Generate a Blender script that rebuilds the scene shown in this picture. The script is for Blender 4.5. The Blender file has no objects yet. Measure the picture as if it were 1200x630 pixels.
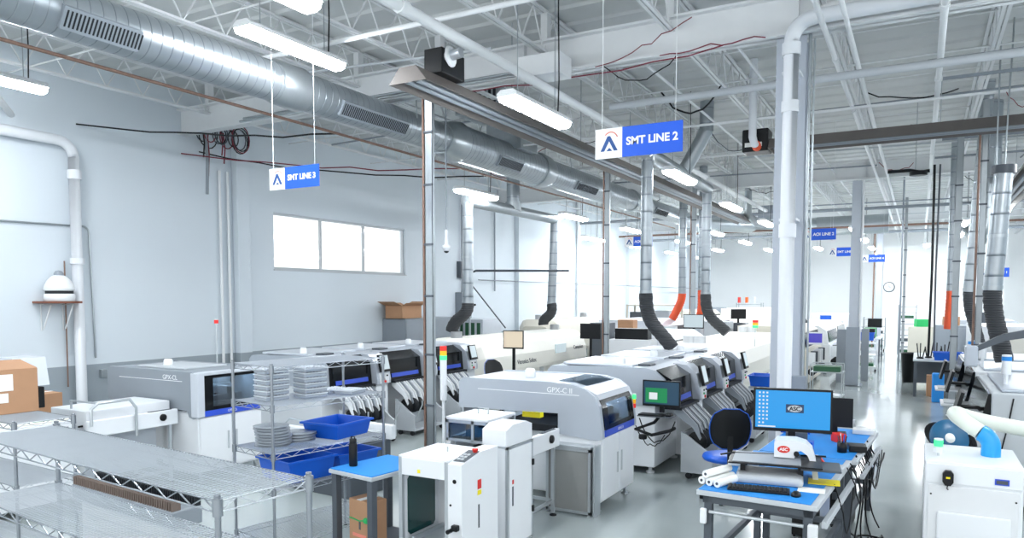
import bpy, bmesh, math, random
from mathutils import Vector, Matrix
random.seed(7)
scn = bpy.context.scene
COL = scn.collection
PI = math.pi

# ------------------------------------------------------------------ camera, world, exposure
cam_d = bpy.data.cameras.new('camera'); cam = bpy.data.objects.new('camera', cam_d); COL.objects.link(cam)
cam_d.sensor_fit = 'HORIZONTAL'; cam_d.sensor_width = 36.0
cam_d.lens = 860.0 / 1200.0 * 36.0
cam_d.shift_y = 85.0 / 1200.0
cam_d.clip_start = 0.05; cam_d.clip_end = 200
cam.location = (0, 0, 2.4)
cam.rotation_euler = (PI / 2 - math.radians(3.46), 0, math.radians(29.02))
scn.camera = cam
W = bpy.data.worlds.new('world'); scn.world = W; W.use_nodes = True
bg = W.node_tree.nodes['Background']; bg.inputs[0].default_value = (0.96, 0.985, 1.0, 1); bg.inputs[1].default_value = 1.35
LAMP_POWER = 70.0
scn.view_settings.view_transform = 'Standard'; scn.view_settings.look = 'None'
scn.view_settings.gamma = 1.0; scn.view_settings.use_curve_mapping = False
scn.view_settings.exposure = 0.24
try:
    scn.cycles.use_denoising = True
    scn.cycles.max_bounces = 8; scn.cycles.diffuse_bounces = 4
    scn.cycles.sample_clamp_indirect = 6.0
except Exception:
    pass

# ------------------------------------------------------------------ materials
def lin(h):
    h = h.lstrip('#'); o = []
    for i in (0, 2, 4):
        c = int(h[i:i + 2], 16) / 255.0
        o.append(c / 12.92 if c <= 0.04045 else ((c + 0.055) / 1.055) ** 2.4)
    return (o[0], o[1], o[2], 1.0)

def mat(name, col, rough=0.5, metal=0.0, emis=0.0, var=0.06, scale=6.0, alpha=1.0, coat=0.0, bump=0.0, bscale=40.0, stretch=None):
    m = bpy.data.materials.new(name); m.use_nodes = True
    nt = m.node_tree; b = nt.nodes['Principled BSDF']; c = lin(col)
    b.inputs['Roughness'].default_value = rough; b.inputs['Metallic'].default_value = metal
    b.inputs['Coat Weight'].default_value = coat
    tc = nt.nodes.new('ShaderNodeTexCoord'); src = tc.outputs['Object']
    if stretch:
        mp = nt.nodes.new('ShaderNodeMapping'); mp.inputs['Scale'].default_value = stretch
        nt.links.new(src, mp.inputs[0]); src = mp.outputs[0]
    n = nt.nodes.new('ShaderNodeTexNoise'); n.inputs['Scale'].default_value = scale; n.inputs['Detail'].default_value = 4
    nt.links.new(src, n.inputs['Vector'])
    if var > 0:
        mx = nt.nodes.new('ShaderNodeMix'); mx.data_type = 'RGBA'
        mx.inputs[6].default_value = tuple(min(1, x * (1 - var)) for x in c[:3]) + (1,)
        mx.inputs[7].default_value = tuple(min(1, x * (1 + var)) for x in c[:3]) + (1,)
        nt.links.new(n.outputs[0], mx.inputs[0]); nt.links.new(mx.outputs[2], b.inputs['Base Color'])
    else:
        b.inputs['Base Color'].default_value = c
    if emis > 0:
        b.inputs['Emission Color'].default_value = c; b.inputs['Emission Strength'].default_value = emis
    if alpha < 1:
        b.inputs['Alpha'].default_value = alpha
    if bump > 0:
        n2 = nt.nodes.new('ShaderNodeTexNoise'); n2.inputs['Scale'].default_value = bscale
        nt.links.new(src, n2.inputs['Vector'])
        bp = nt.nodes.new('ShaderNodeBump'); bp.inputs['Strength'].default_value = bump; bp.inputs['Distance'].default_value = 0.01
        nt.links.new(n2.outputs[0], bp.inputs['Height']); nt.links.new(bp.outputs[0], b.inputs['Normal'])
    return m

M = {}
M['white'] = mat('white_enamel', '#e4e8ec', 0.35, var=0.02)
M['warmwhite'] = mat('cream_enamel', '#f1efe6', 0.4, var=0.02)
M['offwhite'] = mat('offwhite_enamel', '#dcdfe2', 0.45, var=0.03)
M['beige'] = mat('beige_enamel', '#d3cfc2', 0.5, var=0.03)
M['silver'] = mat('silver_grey_paint', '#b3bbc5', 0.32, 0.25, var=0.03)
M['silverlt'] = mat('light_silver_paint', '#ccd2da', 0.32, 0.2, var=0.03)
M['dgrey'] = mat('dark_grey_paint', '#4b525a', 0.45, var=0.05)
M['mgrey'] = mat('mid_grey_paint', '#8b939b', 0.45, var=0.04)
M['lgrey'] = mat('light_grey_paint', '#b9bfc4', 0.5, var=0.04)
M['black'] = mat('black_plastic', '#15171a', 0.4, var=0.1)
M['rubber'] = mat('black_rubber', '#222427', 0.75, var=0.1)
M['dark'] = mat('dark_interior', '#202429', 0.6, var=0.2)
M['alu'] = mat('aluminium_extrusion', '#c6ccd0', 0.35, 0.7, var=0.05)
M['chrome'] = mat('chrome_wire', '#cdd2d8', 0.3, 0.65, var=0.05)
M['steel'] = mat('brushed_steel', '#a9b0b4', 0.35, 0.8, var=0.08, scale=12)
M['copper'] = mat('rusty_copper_pipe', '#80665a', 0.5, 0.3, var=0.3, scale=14)
M['pvc'] = mat('white_pvc', '#dde1e6', 0.4, var=0.02)
M['pipew'] = mat('painted_pipe_white', '#e3e6e8', 0.5, var=0.03)
M['blue'] = mat('blue_plastic', '#0857c4', 0.4, var=0.04)
M['bluemat'] = mat('blue_esd_mat', '#1c86d6', 0.55, var=0.05, scale=3)
M['bluepaint'] = mat('blue_stripe', '#2b4fc4', 0.35, var=0.03)
M['signblue'] = mat('sign_blue', '#0458d8', 0.45, var=0.02)
M['signwhite'] = mat('sign_white', '#f6f8fa', 0.5, var=0.01)
M['logoblue'] = mat('logo_blue', '#1c4f93', 0.5, var=0.0)
M['logored'] = mat('logo_orange', '#e58a78', 0.5, var=0.0)
M['red'] = mat('red_plastic', '#d22a22', 0.4, var=0.03)
M['orange'] = mat('orange_plastic', '#ee6a1e', 0.45, var=0.03)
M['orangehose'] = mat('orange_hose', '#e2572f', 0.55, var=0.08)
M['yellow'] = mat('yellow_plastic', '#f2e019', 0.45, var=0.03)
M['green'] = mat('green_plastic', '#1fa85a', 0.5, var=0.05)
M['dgreen'] = mat('green_circuit', '#2b5d40', 0.5, var=0.2)
M['card'] = mat('cardboard', '#b38a6a', 0.85, var=0.08, scale=9)
M['paper'] = mat('paper', '#eef0ee', 0.8, var=0.02)
M['brown'] = mat('brown_board', '#7a4a38', 0.7, var=0.1)
M['clearplastic'] = mat('clear_plastic', '#dfe6ee', 0.15, 0.0, var=0.05, alpha=0.75)
M['tray'] = mat('component_tray', '#aab2bc', 0.25, 0.2, var=0.12, scale=20)
M['hosecream'] = mat('cream_hose', '#dfe5da', 0.5, var=0.04)
M['cyan'] = mat('cyan_elbow', '#1f9be0', 0.35, var=0.08, scale=12)
M['tealdisc'] = mat('teal_reel', '#1f5f86', 0.4, var=0.08)
M['wirered'] = mat('red_wire', '#7a2a3a', 0.6, var=0.1)
M['lcdgreen'] = mat('green_lamp', '#3ee07a', 0.4, emis=1.2, var=0)
M['lampred'] = mat('red_lamp', '#dd2a26', 0.4, emis=0.25, var=0)
M['lampyel'] = mat('amber_lamp', '#f3b21c', 0.4, emis=0.25, var=0)
M['dwindow'] = mat('tinted_window', '#080b10', 0.12, 0.0, var=0.3, scale=2.5)
M['tealwin'] = mat('teal_window', '#06403f', 0.08, 0.0, var=0.25, scale=3, coat=0.6)
M['redlamp'] = M['lampred']
M['diff'] = mat('lamp_diffuser', '#f7fbff', 0.5, emis=LAMP_POWER, var=0)
M['dome'] = mat('humidifier_white', '#e6e9eb', 0.4, var=0.02)
for _m in ('dwindow', 'black', 'dark', 'rubber'): M[_m].node_tree.nodes['Principled BSDF'].inputs['Specular IOR Level'].default_value = 0.28
M['guard'] = mat('smoked_acrylic', '#8f9190', 0.25, 0.0, var=0.25, scale=2)
M['heater'] = mat('heater_reflector', '#6b6663', 0.5, 0.3, var=0.12)

def flat_screen(name, c, s=0.8):
    m = mat(name, c, 0.3, emis=s, var=0); m.node_tree.nodes['Principled BSDF'].inputs['Base Color'].default_value = (.005, .005, .006, 1); return m
M['scrblue'] = flat_screen('desktop_screen', '#159ff0')
M['scrgreen'] = flat_screen('process_screen_green', '#1f8f57')
M['scrnavy'] = flat_screen('process_screen_navy', '#274a63')
M['scrwhite'] = flat_screen('screen_white', '#e9eff2')
M['scrlight'] = flat_screen('pale_screen', '#c9dbe3')
M['scrpurple'] = flat_screen('purple_screen', '#4a45c0')
M['scrcream'] = flat_screen('cream_screen', '#e9dcc4')
M['scrbar'] = flat_screen('screen_bar', '#183a63')
M['ink'] = mat('dark_ink', '#4a5058', 0.6, var=0)
M['letter'] = mat('white_lettering', '#f4f6f8', 0.5, var=0)

def spiral_mat(name, axis=1, pitch=0.13):
    m = bpy.data.materials.new(name); m.use_nodes = True
    nt = m.node_tree; b = nt.nodes['Principled BSDF']
    b.inputs['Metallic'].default_value = 0.75; b.inputs['Roughness'].default_value = 0.33
    tc = nt.nodes.new('ShaderNodeTexCoord'); sp = nt.nodes.new('ShaderNodeSeparateXYZ'); nt.links.new(tc.outputs['Object'], sp.inputs[0])
    mu = nt.nodes.new('ShaderNodeMath'); mu.operation = 'DIVIDE'; mu.inputs[1].default_value = pitch; nt.links.new(sp.outputs[axis], mu.inputs[0])
    fr = nt.nodes.new('ShaderNodeMath'); fr.operation = 'FRACT'; nt.links.new(mu.outputs[0], fr.inputs[0])
    r = nt.nodes.new('ShaderNodeValToRGB'); r.color_ramp.elements[0].position = 0.0; r.color_ramp.elements[0].color = (0, 0, 0, 1)
    r.color_ramp.elements[1].position = 0.12; r.color_ramp.elements[1].color = (1, 1, 1, 1); nt.links.new(fr.outputs[0], r.inputs[0])
    bp = nt.nodes.new('ShaderNodeBump'); bp.inputs['Strength'].default_value = 0.7; bp.inputs['Distance'].default_value = 0.01
    nt.links.new(r.outputs[0], bp.inputs['Height']); nt.links.new(bp.outputs[0], b.inputs['Normal'])
    n = nt.nodes.new('ShaderNodeTexNoise'); n.inputs['Scale'].default_value = 3; nt.links.new(tc.outputs['Object'], n.inputs['Vector'])
    mx = nt.nodes.new('ShaderNodeMix'); mx.data_type = 'RGBA'; mx.inputs[6].default_value = lin('#8f979d'); mx.inputs[7].default_value = lin('#b4bbc0')
    nt.links.new(n.outputs[0], mx.inputs[0])
    mx2 = nt.nodes.new('ShaderNodeMix'); mx2.data_type = 'RGBA'; mx2.inputs[6].default_value = lin('#7b8288'); nt.links.new(mx.outputs[2], mx2.inputs[7])
    nt.links.new(r.outputs[0], mx2.inputs[0]); nt.links.new(mx2.outputs[2], b.inputs['Base Color'])
    return m
M['duct'] = spiral_mat('galvanised_spiral_duct', 1, 0.13)
M['ductv'] = spiral_mat('galvanised_vertical_duct', 2, 0.30)

def hose_mat(name, c, axis=2, pitch=0.035):
    m = mat(name, c, 0.65, var=0.1)
    nt = m.node_tree; b = nt.nodes['Principled BSDF']
    tc = nt.nodes.new('ShaderNodeTexCoord'); w = nt.nodes.new('ShaderNodeTexWave'); w.bands_direction = 'Z'
    w.inputs['Scale'].default_value = 9; nt.links.new(tc.outputs['Object'], w.inputs['Vector'])
    bp = nt.nodes.new('ShaderNodeBump'); bp.inputs['Strength'].default_value = 0.6; bp.inputs['Distance'].default_value = 0.02
    nt.links.new(w.outputs[1], bp.inputs['Height']); nt.links.new(bp.outputs[0], b.inputs['Normal'])
    return m
M['hose'] = hose_mat('black_flex_hose', '#3a3d41')

def wall_mat(name, upper, lower=None, h=1.24):
    m = mat(name, upper, 0.7, var=0.03, scale=0.7)
    if lower:
        nt = m.node_tree; b = nt.nodes['Principled BSDF']; src = b.inputs['Base Color'].links[0].from_socket
        g = nt.nodes.new('ShaderNodeNewGeometry'); sp = nt.nodes.new('ShaderNodeSeparateXYZ'); nt.links.new(g.outputs['Position'], sp.inputs[0])
        gt = nt.nodes.new('ShaderNodeMath'); gt.operation = 'GREATER_THAN'; gt.inputs[1].default_value = h; nt.links.new(sp.outputs[2], gt.inputs[0])
        mx = nt.nodes.new('ShaderNodeMix'); mx.data_type = 'RGBA'; mx.inputs[6].default_value = lin(lower)
        nt.links.new(gt.outputs[0], mx.inputs[0]); nt.links.new(src, mx.inputs[7]); nt.links.new(mx.outputs[2], b.inputs['Base Color'])
        br = nt.nodes.new('ShaderNodeTexBrick'); br.inputs['Scale'].default_value = 1.0
        br.inputs['Brick Width'].default_value = 0.41; br.inputs['Row Height'].default_value = 0.205; br.inputs['Mortar Size'].default_value = 0.006
        cb = nt.nodes.new('ShaderNodeCombineXYZ'); nt.links.new(sp.outputs[1], cb.inputs[0]); nt.links.new(sp.outputs[2], cb.inputs[1])
        nt.links.new(cb.outputs[0], br.inputs['Vector'])
        bp = nt.nodes.new('ShaderNodeBump'); bp.inputs['Strength'].default_value = 0.12; bp.inputs['Distance'].default_value = 0.006; bp.invert = True
        nt.links.new(br.outputs['Fac'], bp.inputs['Height']); nt.links.new(bp.outputs[0], b.inputs['Normal'])
    return m
M['wall'] = wall_mat('painted_block_wall', '#d3dce3', '#959fa6')
M['wallb'] = wall_mat('painted_far_wall', '#f6f8f9')
M['floor'] = mat('polished_grey_floor', '#a7b0b0', 0.16, var=0.1, scale=1.3, coat=0.3, bump=0.03, bscale=1.5)
M['deck'] = mat('white_roof_deck', '#c8cbcb', 0.7, var=0.06, scale=2)
M['joist'] = mat('joist_white_paint', '#dcdfe1', 0.5, var=0.04)
M['colpaint'] = mat('column_grey_blue_paint', '#b7bec8', 0.4, var=0.04)
M['collow'] = mat('column_base_grey', '#8f98a2', 0.45, var=0.05)

def glass_mat():
    m = bpy.data.materials.new('clear_window_glass'); m.use_nodes = True; nt = m.node_tree
    nt.nodes.remove(nt.nodes['Principled BSDF']); out = nt.nodes['Material Output']
    t = nt.nodes.new('ShaderNodeBsdfTransparent'); g = nt.nodes.new('ShaderNodeBsdfGlossy'); g.inputs['Roughness'].default_value = 0.05
    mx = nt.nodes.new('ShaderNodeMixShader'); mx.inputs[0].default_value = 0.08
    nt.links.new(t.outputs[0], mx.inputs[1]); nt.links.new(g.outputs[0], mx.inputs[2]); nt.links.new(mx.outputs[0], out.inputs[0])
    return m
M['glass'] = glass_mat()
def tinted(name, c, fac=0.55):
    m = bpy.data.materials.new(name); m.use_nodes = True; nt = m.node_tree
    nt.nodes.remove(nt.nodes['Principled BSDF']); out = nt.nodes['Material Output']
    t = nt.nodes.new('ShaderNodeBsdfTransparent'); t.inputs[0].default_value = lin(c)
    g = nt.nodes.new('ShaderNodeBsdfGlossy'); g.inputs['Roughness'].default_value = 0.06
    mx = nt.nodes.new('ShaderNodeMixShader'); mx.inputs[0].default_value = 0.12
    nt.links.new(t.outputs[0], mx.inputs[1]); nt.links.new(g.outputs[0], mx.inputs[2]); nt.links.new(mx.outputs[0], out.inputs[0])
    return m
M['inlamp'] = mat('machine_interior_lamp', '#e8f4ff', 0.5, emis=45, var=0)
M['interior'] = mat('machine_interior', '#4d6d84', 0.3, var=0.5, scale=7)
M['smoke'] = tinted('smoked_glass', '#b0bac2')

# ------------------------------------------------------------------ mesh builder
class MB:
    def __init__(s): s.v = []; s.f = []; s.m = []; s.sm = []
    def add(s, vs, fs, mi=0, smooth=False):
        o = len(s.v); s.v += [tuple(v) for v in vs]
        for f in fs: s.f.append(tuple(i + o for i in f)); s.m.append(mi); s.sm.append(smooth)
        return s
    def box(s, x0, x1, y0, y1, z0, z1, mi=0, R=None, c=None):
        vs = [Vector((x, y, z)) for z in (z0, z1) for y in (y0, y1) for x in (x0, x1)]
        if R is not None:
            c = Vector(c or (0, 0, 0)); vs = [R @ (v - c) + c for v in vs]
        return s.add(vs, [(0, 2, 3, 1), (4, 5, 7, 6), (0, 1, 5, 4), (2, 6, 7, 3), (0, 4, 6, 2), (1, 3, 7, 5)], mi)
    def cbox(s, x0, x1, y0, y1, z0, z1, b=0.01, mi=0):       # box with chamfered edges
        bm = bmesh.new(); bmesh.ops.create_cube(bm, size=1)
        for v in bm.verts: v.co = Vector(((x0 + x1) / 2 + v.co.x * (x1 - x0), (y0 + y1) / 2 + v.co.y * (y1 - y0), (z0 + z1) / 2 + v.co.z * (z1 - z0)))
        b = min(b, (x1 - x0) * .4, (y1 - y0) * .4, (z1 - z0) * .4)
        bmesh.ops.bevel(bm, geom=bm.edges[:], offset=b, segments=2, affect='EDGES', profile=0.5)
        bm.verts.index_update()
        s.add([v.co for v in bm.verts], [[v.index for v in f.verts] for f in bm.faces], mi); bm.free(); return s
    def prism(s, prof, axis, a0, a1, mi=0, smooth=False):    # prof: 2D outline in the other two axes
        n = len(prof)
        def p(a, q):
            if axis == 'x': return (a, q[0], q[1])
            if axis == 'y': return (q[0], a, q[1])
            return (q[0], q[1], a)
        vs = [p(a0, q) for q in prof] + [p(a1, q) for q in prof]
        fs = [(i, (i + 1) % n, n + (i + 1) % n, n + i) for i in range(n)]
        s.add(vs, fs, mi, smooth); s.add(vs, [tuple(range(n - 1, -1, -1)), tuple(range(n, 2 * n))], mi); return s
    def tube(s, pts, r, n=8, mi=0, cap=True, smooth=True):
        pts = [Vector(p) for p in pts]; rs = r if isinstance(r, (list, tuple)) else [r] * len(pts)
        vs = []; up = None
        for i, p in enumerate(pts):
            if i == 0: t = pts[1] - p
            elif i == len(pts) - 1: t = p - pts[i - 1]
            else: t = (pts[i + 1] - p).normalized() + (p - pts[i - 1]).normalized()
            t = t.normalized() if t.length > 1e-9 else Vector((0, 0, 1))
            if up is None: up = t.orthogonal().normalized()
            else:
                up = up - t * up.dot(t); up = up.normalized() if up.length > 1e-6 else t.orthogonal().normalized()
            w = t.cross(up)
            for k in range(n):
                a = 2 * PI * k / n; vs.append(p + (up * math.cos(a) + w * math.sin(a)) * rs[i])
        fs = []
        for i in range(len(pts) - 1):
            for k in range(n):
                a = i * n + k; b = i * n + (k + 1) % n; fs.append((a, b, b + n, a + n))
        s.add(vs, fs, mi, smooth and n > 4)
        if cap:
            l = (len(pts) - 1) * n
            s.add(vs[:n] + vs[l:], [tuple(range(n - 1, -1, -1)), tuple(range(n, 2 * n))], mi)
        return s
    def cyl(s, p0, p1, r, n=16, mi=0): return s.tube([p0, p1], r, n, mi)
    def lathe(s, prof, c=(0, 0, 0), n=20, mi=0, smooth=True):
        vs = [(c[0] + r * math.cos(2 * PI * k / n), c[1] + r * math.sin(2 * PI * k / n), c[2] + z) for r, z in prof for k in range(n)]
        fs = [(i * n + k, i * n + (k + 1) % n, (i + 1) * n + (k + 1) % n, (i + 1) * n + k) for i in range(len(prof) - 1) for k in range(n)]
        s.add(vs, fs, mi, smooth)
        if prof[0][0] > 1e-6: s.add(vs[:n], [tuple(range(n - 1, -1, -1))], mi)
        if prof[-1][0] > 1e-6: s.add(vs[-n:], [tuple(range(n))], mi)
        return s
    def quad(s, a, b, c, d, mi=0): return s.add([a, b, c, d], [(0, 1, 2, 3)], mi)
    def build(s, name, mats, parent=None, loc=None, rot=None):
        me = bpy.data.meshes.new(name); me.from_pydata(s.v, [], s.f)
        mats = mats if isinstance(mats, (list, tuple)) else [mats]
        for m in mats: me.materials.append(M[m] if isinstance(m, str) else m)
        me.polygons.foreach_set('material_index', s.m); me.polygons.foreach_set('use_smooth', s.sm); me.update()
        o = bpy.data.objects.new(name, me); COL.objects.link(o)
        if parent: o.parent = parent
        if loc: o.location = loc
        if rot: o.rotation_euler = rot
        return o

def tag(o, label, cat, group=None):
    o['label'] = label; o['category'] = cat
    if group: o['group'] = group
    return o
def thing(name, label, cat, loc=(0, 0, 0), rz=0.0, group=None):
    o = bpy.data.objects.new(name, None); COL.objects.link(o); o.location = loc; o.rotation_euler = (0, 0, rz); o.empty_display_size = 0.1
    return tag(o, label, cat, group)
def solo(name, mb, mats, label, cat, loc=(0, 0, 0), rot=None, group=None):
    return tag(mb.build(name, mats, None, loc, rot), label, cat, group)
def struct(name, mb, mats, parent=None):
    o = mb.build(name, mats, parent)
    if not parent: o['kind'] = 'structure'
    return o
def copy_tree(o, parent=None):
    c = o.copy(); COL.objects.link(c); c.parent = parent
    for ch in list(o.children): copy_tree(ch, c)
    return c
def dup(o, loc, rz=None, label=None, group=None):
    c = copy_tree(o); c.location = loc
    if rz is not None: c.rotation_euler = (0, 0, rz)
    if label: c['label'] = label
    if group: c['group'] = group
    return c
def text_part(s, size, parent, mt, loc, rot, name='lettering', bold=0.0, depth=0.001, align='CENTER', sx=1.0):
    cu = bpy.data.curves.new('t', 'FONT'); cu.body = s; cu.size = size; cu.extrude = depth; cu.align_x = align; cu.align_y = 'CENTER'; cu.offset = bold
    t = bpy.data.objects.new('t', cu); me = bpy.data.meshes.new_from_object(t)
    bpy.data.objects.remove(t); me.materials.clear(); me.materials.append(M[mt]); me.name = name
    o = bpy.data.objects.new(name, me); COL.objects.link(o); o.parent = parent; o.location = loc; o.rotation_euler = rot; o.scale = (sx, 1, 1)
    return o
RF = (PI / 2, 0, 0)            # text that faces -Y
RX = (PI / 2, 0, PI / 2)       # text that faces +X
def arc(c, r, a0, a1, n=6, plane='xz'):
    o = []
    for i in range(n + 1):
        a = math.radians(a0 + (a1 - a0) * i / n); u, w = r * math.cos(a), r * math.sin(a)
        o.append((c[0] + u, c[1], c[2] + w) if plane == 'xz' else (c[0], c[1] + u, c[2] + w) if plane == 'yz' else (c[0] + u, c[1] + w, c[2]))
    return o
def bez(p0, p1, p2, p3, n=12):
    p0, p1, p2, p3 = map(Vector, (p0, p1, p2, p3)); o = []
    for i in range(n + 1):
        t = i / n; o.append(p0 * (1 - t) ** 3 + p1 * 3 * t * (1 - t) ** 2 + p2 * 3 * t * t * (1 - t) + p3 * t ** 3)
    return o

# ================================================================== SETTING
ZC = 6.4; XL = -12.5; XR = 10.5; YB = 48.0; Y0 = -5.0
struct('floor', MB().box(XL - .2, XR + .2, Y0, YB + .2, -0.15, 0), 'floor')
d = MB()
d.box(XL - .2, XR + .2, Y0, YB + .2, ZC, ZC + .2)
for i in range(int((YB - Y0) / 0.6)):                        # deck ribs
    y = Y0 + i * 0.6; d.prism([(y, ZC), (y + .04, ZC - .035), (y + .10, ZC - .035), (y + .14, ZC)], 'x', XL, XR)
struct('ceiling', d, 'deck')
WY0, WY1, WZ0, WZ1 = 11.7, 16.45, 3.02, 4.27
w = MB(); w.box(XL - .2, XL, Y0, WY0, 0, ZC).box(XL - .2, XL, WY1, YB, 0, ZC).box(XL - .2, XL, WY0, WY1, 0, WZ0).box(XL - .2, XL, WY0, WY1, WZ1, ZC)
for y in (10.75, 22.9, 34.1): w.cbox(XL, XL + .16, y - .16, y + .16, 0, ZC - .02, .01)
struct('wall_left', w, 'wall')
struct('wall_back', MB().box(XL, XR, YB, YB + .2, 0, ZC), 'wallb')
struct('wall_right', MB().box(XR, XR + .2, 3.0, YB, 0, ZC), 'wall')
fw = MB(); t = .05
fw.box(XL - .12, XL - .06, WY0, WY1, WZ0, WZ0 + t).box(XL - .12, XL - .06, WY0, WY1, WZ1 - t, WZ1)
for y in (WY0, WY0 + 1.5, WY0 + 3.05, WY1 - t): fw.box(XL - .12, XL - .06, y, y + t, WZ0 + t, WZ1 - t)
fw.box(XL - .1, XL + .02, WY0 - .02, WY1 + .02, WZ0 - .03, WZ0)
wi = struct('window_1', fw, 'lgrey')
MB().box(XL - .095, XL - .09, WY0 + .05, WY1 - .05, WZ0 + .05, WZ1 - .05).build('pane', 'glass', wi)

JX = [-11.7, -9.9, -8.1, -6.5, -4.7, -2.9, -1.1, .8, 2.6, 4.4, 6.2, 8.0]
# steel beams across the room, on the column rows
def beam(y, name):
    b = MB(); h0, h1 = 5.5, 5.98
    b.box(XL, XR, y - .11, y + .11, h0, h0 + .03).box(XL, XR, y - .11, y + .11, h1 - .03, h1).box(XL, XR, y - .012, y + .012, h0, h1)
    for x in (-9.3, -5.0, -1.35, 3.3, 7): b.box(x - .008, x + .008, y - .1, y + .1, h0, h1)
    for x in JX: b.box(x - .05, x + .05, y - .06, y + .06, h1, 6.36)
    struct(name, b, 'joist')
for k, y in enumerate((9.45, 21.6, 34.0)): beam(y, 'trim_%d' % (k + 1))
# bar joists
JX = [-11.7, -9.9, -8.1, -6.5, -4.7, -2.9, -1.1, .8, 2.6, 4.4, 6.2, 8.0]
for k, x in enumerate(JX):
    j = MB(); zt, zb = 6.38, 5.8
    for s_ in (-1, 1):
        j.box(x + s_ * .035 - .022, x + s_ * .035 + .022, Y0, YB, zt - .03, zt); j.box(x + s_ * .03 - .02, x + s_ * .03 + .02, Y0 + .3, YB, zb, zb + .03)
    y = Y0 + .3; up = False
    while y < YB - .35:
        j.tube([(x, y, zt - .02 if up else zb + .02), (x, y + .32, zb + .02 if up else zt - .02)], .011, 4, cap=False); y += .32; up = not up
    struct('trim_%d' % (k + 10), j, 'joist')
br = MB()
for y in [0.9, 3.6, 6.3, 12.2, 15.0, 18.0, 24.5, 27.5, 30.5, 37, 40, 43]:
    br.tube([(XL, y, 5.84), (XR, y, 5.84)], .014, 5).tube([(XL, y + .05, 6.32), (XR, y + .05, 6.32)], .012, 5)
struct('trim_30', br, 'joist')

# ================================================================== COLUMNS
def steel_column(x, y, label, hw=.17):
    t = thing('steel_column', label, 'column', (x, y, 0), 0)
    m = MB()
    m.box(-hw, hw, -.15, -.135, 0, 5.5).box(-hw, hw, .135, .15, 0, 5.5).box(-.01, .01, -.135, .135, 0, 5.5)
    m.build('column_shaft', 'colpaint', t)
    MB().cbox(-.24, .24, -.22, .22, 0, .03, .005).build('base_plate', 'collow', t)
    return t
c1 = steel_column(-1.43, 9.62, 'large grey blue steel column behind the inspection bench, nearest of the big columns')
MB().cbox(.02, .26, -.24, -.152, .35, 1.45, .01).build('junction_cover', 'collow', c1)
MB().tube([(.21, -.14, .4), (.21, -.14, 5.5)], .02, 8).build('conduit', 'steel', c1)
MB().tube([(.26, -.14, 1.2), (.26, -.14, 5.45)], .012, 8).build('conduit', 'steel', c1)
# white drain pipe that runs under the beam and down the first column
p = MB(); px, py = -1.39, 9.2
p.tube([(px, py, .02)] + [(px, py, 5.35)] + arc((px + .25, py, 5.35), .25, 180, 90, 6) + [(4.0, py, 5.62), (6.5, py, 5.64)], .085, 14)
p.cyl((px, py, 5.2), (px, py, 5.34), .105, 14).cyl((px, py, 3.1), (px, py, 3.26), .10, 14).cyl((px, py, 4.55), (px, py, 4.68), .10, 14)
for z in (1.2, 3.3, 5.0): p.box(px - .1, px + .1, py, 9.47, z, z + .03)
solo('drain_pipe', p, 'pvc', 'fat white drain pipe with elbow running down the front of the nearest large column', 'pipe')
c2 = steel_column(-1.55, 21.9, 'grey blue steel column beside the small circuit board cart in mid hall', .11)
MB().cbox(-.16, .16, -.22, -.16, .0, 1.6, .01).build('column_guard', 'collow', c2)
MB().tube([(.16, -.1, .3), (.16, -.1, 5.5)], .03, 8).build('conduit', 'pipew', c2)
c3 = steel_column(-1.5, 34.2, 'farthest grey column at the end of the aisle near the tall rack', .11)
MB().tube([(-.2, -.1, .3), (-.2, -.1, 5.5)], .03, 8).build('conduit', 'copper', c3)

def service_post(x, y, label, r=.06, cop=True):
    t = thing('service_post', label, 'post', (x, y, 0))
    m = MB(); m.box(-r, r, -.03, -.022, 0, 5.6).box(-r, -r + .006, -.03, .03, 0, 5.6).box(r - .006, r, -.03, .03, 0, 5.6)
    m.build('channel', 'steel', t)
    MB().cbox(-.09, .09, -.09, .09, 0, .015, .003).build('base_plate', 'steel', t)
    for z in (0.9, 1.6, 2.4, 3.1, 3.9, 4.6): MB().box(-r - .012, r + .012, -.045, -.03, z, z + .03).build('clamp', 'dgrey', t)
    if cop: MB().tube([(-r - .03, -.02, .2), (-r - .03, -.02, 5.3)], .018, 8).build('air_pipe', 'copper', t)
    return t
service_post(-5.85, 8.25, 'galvanised service post with copper pipe in front of the second blue-striped placement machine')
service_post(-5.8, 14.6, 'thin galvanised service post beside the end of the long cream oven', .05)
service_post(-5.75, 21.2, 'slim service post with copper pipe standing between the two far orange hoses', .06)
service_post(.62, 17.2, 'pale service post on the right, left of the copper pipe', .06, False)
service_post(.86, 14.35, 'service post with copper pipe standing left of the right-hand exhaust ducts', .045)
service_post(-.45, 27.0, 'thin post beside the tall wire rack far down the aisle', .04, False)

# ================================================================== CEILING SERVICES
def pipe(pts, r, mt, label, name='ceiling_pipe', n=10, cat='pipe', couplings=(), group=None):
    m = MB().tube(pts, r, n)
    for a, b in couplings: m.tube([a, b], r * 1.3, n)
    return solo(name, m, mt, label, cat, group=group)
pipe([(-4.62, 1.0, 5.3), (-4.62, 26, 5.3)], .06, 'pipew', 'thick white sprinkler main running away above the row of lights', couplings=[((-4.62, y, 5.3), (-4.62, y + .12, 5.3)) for y in (6, 12, 18, 24)])
pipe([(-1.05, 3, 5.48), (-1.05, 46, 5.48)], .032, 'pipew', 'white ceiling pipe just right of the nearest large column', couplings=[((-1.05, y, 5.48), (-1.05, y + .08, 5.48)) for y in (10.5, 13.5, 16.5, 19.5)])
pipe([(-.8, 3, 5.46), (-.8, 46, 5.46)], .028, 'pipew', 'thinner white ceiling pipe, second to the right of the large column')
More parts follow.
